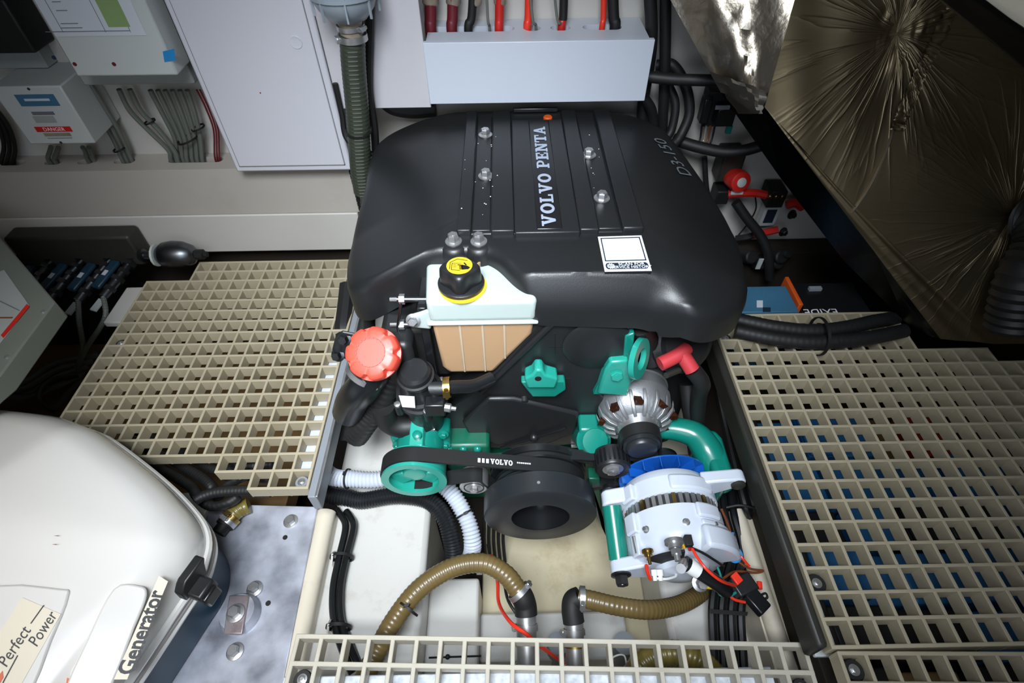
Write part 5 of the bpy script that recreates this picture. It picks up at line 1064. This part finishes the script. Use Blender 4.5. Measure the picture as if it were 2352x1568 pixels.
# teal exhaust elbow
xe = [at(1500, 985, z=-.07), at(1550, 985, z=-.06), at(1598, 1000, z=-.06), at(1628, 1040, z=-.07), at(1645, 1080, z=-.09), at(1655, 1105, z=-.12)]
obj('exhaust_elbow', G().tube(cat(xe, 8), .04, 20, rr=[.020 + .010 * min(1, i / 22) for i in range(41)]), 'teal', en); obj('elbow_neck', G().prism([at(u, v, z=-.05) for u, v in ((1606, 992), (1622, 984), (1645, 984), (1662, 1004), (1676, 1050), (1688, 1090), (1676, 1108), (1648, 1106), (1632, 1060))], (0, 0, -.1)), 'teal', en, bevel=.016, bseg=4)
obj('mount_arm', G().prism([at(u, v, y=.36) for u, v in ((1352, 1100), (1378, 1100), (1385, 1210), (1440, 1290), (1420, 1295), (1372, 1190))], (0, .03, 0)), 'teal_dark', en, bevel=.003)
obj('turbo_shell', G().lathe(at(1560, 780, z=.12), (.2, -.7, .5), [(-.08, .05), (-.02, .062), (.0, .066), (.014, .064), (.02, .05), (.03, .045), (.032, .02)], 28), 'black_plastic', en); obj('charge_hose', G().tube(cat([at(1470, 745, z=.2), at(1490, 790, z=.12), at(1500, 830, z=.08)], 6), .022, 14), 'rubber', en)
rb_ = cat([at(1516, 836, z=.12), at(1545, 822, z=.125), at(1568, 808, z=.13), at(1576, 800, z=.13)], 5); rt_ = obj('terminal_boot', G().tube(rb_, .0135, 12), 'red_boot', en); obj('boot_leg', G().tube([at(1566, 812, z=.128), at(1590, 850, z=.105)], .0145, 12), 'red_boot', rt_)
obj('starter_cable', G().tube(cat([at(1590, 848, z=.1), at(1612, 880, z=.07), at(1605, 910, z=.02), at(1600, 980, z=-.08)], 6), .016, 12), 'rubber', en); obj('connector', G().tube([at(1530, 862, z=.1), at(1560, 850, z=.09)], .006, 8), 'dark_beam', en)
obj('side_hose', G().tube(cat([at(1580, 880, z=.0), at(1590, 960, z=-.06), at(1600, 1040, z=-.15)], 6), .018, 12), 'rubber', en)
bx('exhaust_shield', 'black_matte', (-.17, -.07), (.52, .9), (-.3, .16), en, bevel=.02)

# ------------------------------------------------------------------ white alternator
wa = obj('white_alternator', G().lathe(V((ALT.x, .318, ALT.z)), (0, -1, 0), [(0, .06), (0, .078), (.004, .083), (.018, .086), (.02, .0905), (.052, .0915), (.054, .089)], 56), 'alt_white', en, ang=45)
obj('stator_ring', G().lathe(V((ALT.x, .264, ALT.z)), (0, -1, 0), [(0, .085), (.022, .085)], 56), 'steel_dark', wa)
for k in range(44):
    a = k * 2 * PI / 44; d = V((math.cos(a), 0, math.sin(a))); n = V((-math.sin(a), 0, math.cos(a)))
    if d.z > -.35: obj('lamination', G().obox(V((ALT.x, .2535, ALT.z)) + d * .0866, d * .0014, n * .0036, V((0, .0104, 0))), 'brass' if k % 5 == 2 else 'steel', wa, smooth=False)
rear = obj('rear_case', G().lathe(V((ALT.x, .243, ALT.z)), (0, -1, 0), [(0, .089), (.002, .0925), (.050, .0925), (.062, .089), (.078, .079), (.085, .067), (.086, .05)], 56), 'alt_white', wa, ang=45)
obj('fan', G().lathe(V((ALT.x, .338, ALT.z)), (0, 1, 0), [(0, .02), (0, .088), (.003, .088), (.003, .02)], 48), 'blue_fan', wa)
for k in range(16): a = k * PI / 8 + .15; d = V((math.cos(a), 0, math.sin(a))); n = V((-math.sin(a), 0, math.cos(a))); obj('fan_blade', G().obox(V((ALT.x, .329, ALT.z)) + d * .068 + n * .004, d * .019 + n * .004, n * .001, V((0, .009, 0))), 'blue_fan', wa)
obj('alternator_sheave', G().lathe(V((ALT.x, .341, ALT.z)), (0, 1, 0), [(0, .03), (.004, .04), (.010, .04), (.012, .036), (.036, .036), (.04, .04), (.044, .04)], 36), 'steel_dark', wa)
def ear_(name, c, d, r, L, y0, y1):
    d = V(d).normalized(); n = V((-d.z, 0, d.x)); c = V(c); g = G(); tip = c + d * L
    pts = [c + n * r * 1.9, tip + n * r] + [tip + (n * math.cos(t) + d * math.sin(t)) * r for t in (.5, 1., PI / 2, 2.1, 2.6)] + [tip - n * r, c - n * r * 1.9]
    g.prism([V((p.x, y0, p.z)) for p in pts], (0, y1 - y0, 0)); return obj(name, g, 'alt_white', wa, bevel=.004), tip
e1_, t1_ = ear_('mount_ear', (ALT.x + .06, 0, ALT.z + .05), (.9, 0, .35), .016, .062, .285, .31); obj('ear_bolt', G().lathe(V((t1_.x, .286, t1_.z)), (0, -1, 0), [(0, .013), (.006, .013), (.008, .010)], 20), 'dark_beam', e1_)
e2_, t2_ = ear_('mount_ear', (ALT.x - .06, 0, ALT.z + .02), (-.95, 0, -.05), .018, .055, .270, .30); e3_, t3_ = ear_('mount_ear', (ALT.x - .055, 0, ALT.z - .01), (-.95, 0, -.15), .018, .055, .155, .18)
obj('pivot_tube', G().tube([V((t2_.x, .272, t2_.z)), V((t3_.x, .182, t3_.z))], .0185, 20), 'teal', en); obj('pivot_bolt', G().hexb(V((t3_.x, .155, t3_.z)), (0, -1, 0), .0125, .016), 'steel_dark', e3_); obj('pivot_nut', G().hexb(V((t2_.x, .30, t2_.z)), (0, 1, 0), .0125, .012), 'steel_dark', e2_)
def arcbox(name, a0, a1, r0, r1, y0, y1, m_='alt_white', par=rear, bev=.004):
    n = 8; lo = []; hi = []
    for k in range(n + 1): a = a0 + (a1 - a0) * k / n; d = V((math.cos(a), 0, math.sin(a))); lo.append(V((ALT.x, y0, ALT.z)) + d * r0); hi.append(V((ALT.x, y0, ALT.z)) + d * r1)
    return obj(name, G().prism(lo + hi[::-1], (0, y1 - y0, 0)), m_, par, bevel=bev)
arcbox('case_rib', 2.55, 2.85, .085, .103, .205, .242); arcbox('case_rib', 2.6, 2.8, .085, .099, .165, .2049); arcbox('front_rib', 2.5, 2.85, .085, .102, .266, .298, par=wa); arcbox('front_rib', .75, 1.75, .085, .097, .268, .298, par=wa, bev=.005); arcbox('case_pad', .80, 1.35, .085, .100, .215, .242)
arcbox('case_slot', 1.05, 1.45, .0905, .0918, .203, .208, 'black_matte', bev=0)
arcbox('regulator_box', .25, 1.35, .05, .106, .158, .200, bev=.008); arcbox('regulator_step', .3, 1.3, .06, .098, .2, .212, bev=.004)
obj('rear_opening', G().prism([V((ALT.x, .161, ALT.z)) + V((math.cos(a), 0, math.sin(a))) * rr for a, rr in [(PI * .55 + k * .11, .083) for k in range(9)] + [(PI * .55 + (8 - k) * .11, .045) for k in range(9)]], (0, -.004, 0)), 'black_matte', rear, smooth=False)
obj('rear_boss', G().lathe(V((ALT.x, .158, ALT.z)), (0, -1, 0), [(0, .05), (.01, .046), (.016, .034), (.017, .01)], 32), 'alt_white', rear)
for u, v in ((1445, 1205), (1600, 1160), (1592, 1234)): p = at(u, v, y=.2); d = V((p.x - ALT.x, 0, p.z - ALT.z)).normalized(); c = V((ALT.x, .205, ALT.z)) + d * .0915; obj('case_screw', G().hexb(c, d, .0045, .006), 'steel', rear)
obj('case_bolt', G().tube([V((ALT.x - .088, .20, ALT.z + .045)), V((ALT.x - .086, .17, ALT.z + .042))], .004, 10), 'steel', rear)
tpos = at(1553, 1268, y=.14); ts = obj('output_stud', G().lathe(tpos + V((0, .02, 0)), (0, -1, 0), [(0, .016), (.006, .016), (.006, .011), (.014, .011), (.014, .005), (.034, .005)], 16), 'steel', wa); obj('stud_nut', G().lathe(tpos + V((0, .004, 0)), (0, -1, 0), [(0, .009), (.008, .009)], 6), 'steel', ts)
t2p = at(1492, 1290, y=.14); obj('sense_stud', G().lathe(t2p + V((0, .02, 0)), (0, -1, 0), [(0, .01), (.004, .01), (.004, .007), (.01, .007), (.01, .003), (.024, .003)], 12), 'brass', wa)
for u in (1502, 1515): p = at(u, 1308, y=.145); obj('terminal_post', G().lathe(p, (0, -1, -.3), [(0, .006), (.01, .006), (.01, .004), (.018, .004)], 10), 'wire_white', wa)
# leads of the white alternator
def lead(name, pts, r, m_, label): return wire(name, [at(u, v, z=z) for u, v, z in pts], r * .74, m_, label=label, cat_='wire')
w1 = empty('output_cable', at(1560, 1275, z=-.03), 'black cable with white print bolted to the output stud', 'cable')
oc1 = [tpos + V((.002, -.026, .0)), at(1572, 1292, z=-.02), at(1605, 1312, z=-.03), at(1642, 1336, z=-.05), at(1668, 1356, z=-.085)]; obj('lug', G().tube([oc1[0], oc1[1]], .008, 10), 'steel', w1); obj('sheath', G().tube(cat(oc1[1:], 8), .0125, 14), 'rubber_gloss', w1); obj('white_sleeve', G().tube([oc1[1].lerp(oc1[2], .25), oc1[1].lerp(oc1[2], .95)], .0132, 14), 'wire_white', w1)
yc = at(1578, 1259, z=-.02); obj('yellow_crimp', G().tube([at(1568, 1262, z=-.02), at(1588, 1256, z=-.02)], .0052, 10), 'yellow', label='yellow crimp sleeve at the output stud', cat_='crimp')
for du in (0, 1): obj('yellow_crimp', G().tube([at(1624, 1329 + du * 9, z=-.1), at(1644, 1331 + du * 9, z=-.1)], .0048, 10), 'yellow', label='yellow crimp sleeve on the lower ring terminals', cat_='crimp', group='pair of yellow crimps')
rg = empty('ring_terminal', at(1610, 1340, z=-.11), 'steel ring terminal bolt below the white alternator', 'terminal'); bolt('nut', at(1608, 1338, z=-.11), (0, -.5, 1), rg, .010, .014); obj('stem', G().tube([at(1610, 1334, z=-.105), at(1626, 1332, z=-.1)], .004, 8), 'steel', rg)
lead('signal_wire', [(1590, 1260, .0), (1602, 1280, .004), (1624, 1308, .004), (1657, 1334, -.02), (1688, 1344, -.07)], .0034, 'red_bright', 'red wire running from output stud to black relay')
lead('signal_wire', [(1582, 1243, .0), (1585, 1252, -.01), (1587, 1260, -.02)], .004, 'red', 'short red wire under the black plug'); lead('signal_wire', [(1644, 1340, -.1), (1665, 1355, -.1), (1685, 1375, -.11), (1712, 1382, -.12)], .0034, 'red_bright', 'red wire from yellow crimps curving to relay socket')
lead('signal_wire', [(1588, 1258, -.02), (1612, 1268, -.03), (1640, 1285, -.05), (1662, 1300, -.1)], .003, 'black_matte', 'thin black wire across the regulator box')
lead('signal_wire', [(1658, 1170, -.05), (1678, 1220, -.09), (1690, 1280, -.12), (1722, 1305, -.13), (1752, 1310, -.14), (1735, 1315, -.14), (1690, 1312, -.13), (1660, 1328, -.12)], .003, 'wire_brown', 'brown wire looping out over the cream moulding')
lead('signal_wire', [(1678, 1222, -.09), (1676, 1260, -.09), (1680, 1285, -.1), (1695, 1288, -.1), (1704, 1275, -.1), (1696, 1262, -.1)], .0034, 'wire_blue', 'blue wire hooked beside the white alternator')
lead('signal_wire', [(1648, 1302, -.1), (1655, 1325, -.1), (1648, 1350, -.1), (1655, 1366, -.1), (1675, 1368, -.1), (1690, 1360, -.1)], .003, 'wire_green', 'green wire looping to the black relay'); lead('signal_wire', [(1690, 1245, -.1), (1692, 1262, -.1), (1704, 1282, -.1), (1720, 1300, -.11)], .0032, 'red_bright', 'orange red wire tied beside the blue wire')
lead('signal_wire', [(1670, 1225, -.1), (1672, 1262, -.1)], .003, 'wire_white', 'white wire tied beside the blue wire'); lead('signal_wire', [(1500, 1329, -.09), (1525, 1331, -.09), (1548, 1322, -.1), (1560, 1308, -.11)], .003, 'wire_white', 'white wire curving under the alternator')
lead('signal_wire', [(1485, 1298, -.06), (1490, 1315, -.075), (1498, 1328, -.09)], .0048, 'red_bright', 'red insulated push terminal on the lower stud')
pgc = at(1581, 1242, z=.0); obj('plug', G().obox(pgc, (.006, 0, 0), (0, .009, 0), (0, 0, .006)), 'black_matte', wa, bevel=.001)
rl_ = empty('relay', at(1715, 1360, z=-.16), 'black relay socket with red boots hanging by the loom', 'relay'); c = at(1706, 1345, z=-.12)
obj('body', G().obox(c, V((.019, .007, 0)), V((-.006, .015, 0)), V((0, 0, .012))), 'black_plastic', rl_, bevel=.003); obj('cap', G().obox(at(1738, 1382, z=-.12), V((.011, .008, 0)) , V((.010, -.016, 0)), V((0, 0, .010))), 'black_satin', rl_, bevel=.003)
obj('red_tab', G().obox(at(1692, 1328, z=-.105), V((.006, .004, 0)), V((-.004, .008, 0)), V((0, 0, .003))), 'red_bright', rl_, bevel=.001); obj('red_tab', G().tube([at(1744, 1336, z=-.13), at(1745, 1352, z=-.13)], .005, 8), 'red_bright', rl_); obj('strap_loop', G().tube(cat([at(u, v, z=-.12) for u, v in ((1745, 1368), (1758, 1362), (1762, 1372), (1750, 1376))], 5), .0022, 6), 'black_matte', rl_)
obj('cable_tie', G().tube([at(1668, 1258, z=-.08), at(1698, 1260, z=-.08)], .003, 6), 'black_matte', label='black tie around the blue and white wires', cat_='cable tie')

# ================================================================== keep hoses and cables from passing through one another
from mathutils.bvhtree import BVHTree
from mathutils.kdtree import KDTree
bpy.context.view_layer.update(); DG = bpy.context.evaluated_depsgraph_get()
def kids(o): return [o] + [k for c in o.children for k in kids(c)]
def bvh(o):
    v, f = [], []
    for k in kids(o):
        if k.type != 'MESH': continue
        e = k.evaluated_get(DG); m = e.to_mesh(); n = len(v); w = k.matrix_world
        v += [w @ p.co for p in m.vertices]; f += [tuple(i + n for i in p.vertices) for p in m.polygons]; e.to_mesh_clear()
    return BVHTree.FromPolygons(v, f) if f else None
MOV = [n for n in TUBES if n != 'ribbed_hose' and bpy.data.objects[n].get('kind') != 'structure' and not n.startswith('cable_tie')]
STAT = [bvh(o) for o in bpy.data.objects if o.parent is None and o.name not in MOV and o.get('kind') != 'structure' and (o.type in ('MESH', 'EMPTY')) and not o.name.startswith(('cable_tie', 'floor_grating', 'storage_case'))]
STAT = [b for b in STAT if b]
RAD = {n: TUBES[n][1] for n in MOV}; CEN = {n: [p.copy() for p in TUBES[n][0]] for n in MOV}; DSP = {n: [V() for _ in CEN[n]] for n in MOV}
for it in range(70):
    flat = [(n, i) for n in MOV for i in range(len(CEN[n]))]; kd = KDTree(len(flat)); hit = 0
    for k, (n, i) in enumerate(flat): kd.insert(CEN[n][i] + DSP[n][i], k)
    kd.balance(); push = {n: [V() for _ in CEN[n]] for n in MOV}
    for n, i in flat:
        p = CEN[n][i] + DSP[n][i]; r = RAD[n]
        for q, k, d in kd.find_range(p, r + .024):
            m, j = flat[k]
            if m == n or d >= r + RAD[m] + .0012: continue
            a = (p - q) if d > 1e-6 else V((.3, .2, 1)) * (1 if n < m else -1)
            push[n][i] += a.normalized() * min(.45 * (r + RAD[m] + .0012 - d), .004) / 1.6; hit += 1
        for b in STAT:
            q, nn, fi, d = b.find_nearest(p, r + .0015)
            if q is not None and d > 1e-6: push[n][i] += (p - q).normalized() * min(.6 * (r + .0015 - d), .004); hit += 1
    for n in MOV:
        d = [a + b for a, b in zip(DSP[n], push[n])]
        for _ in range(3 if it < 50 else 1): d = [d[i] * .6 + (d[max(i - 1, 0)] + d[min(i + 1, len(d) - 1)]) * .2 for i in range(len(d))]
        DSP[n] = d
    if not hit: break
for n in MOV:
    me = bpy.data.objects[n].data; seg = TUBES[n][2]
    for v in me.vertices: v.co += DSP[n][v.index // seg]
    me.update()

def hose_tie(n, target, label):   # a tie fitted round the final run of a hose
    c = [a + b for a, b in zip(CEN[n], DSP[n])]; i = min(range(2, len(c) - 2), key=lambda k: (c[k] - target).length); a = (c[i + 2] - c[i - 2]).normalized(); r = RAD[n] + .0008
    g = G().ring(c[i] - a * .002, a, r, r + .0016, .004, 24); up = (V((0, 0, 1)) - a * a.z).normalized(); g.obox(c[i] + up * (r + .0034), a * .003, a.cross(up) * .004, up * .0018)
    return obj('cable_tie', g, 'black_matte', label=label, cat_='cable tie')
hose_tie('corrugated_hose', at(1060, 1183, z=-.23), 'black tie around the white corrugated hose below the teal pulley'); hose_tie('corrugated_hose', at(800, 1110, z=-.198), 'black tie around the white corrugated hose at the grating corner')
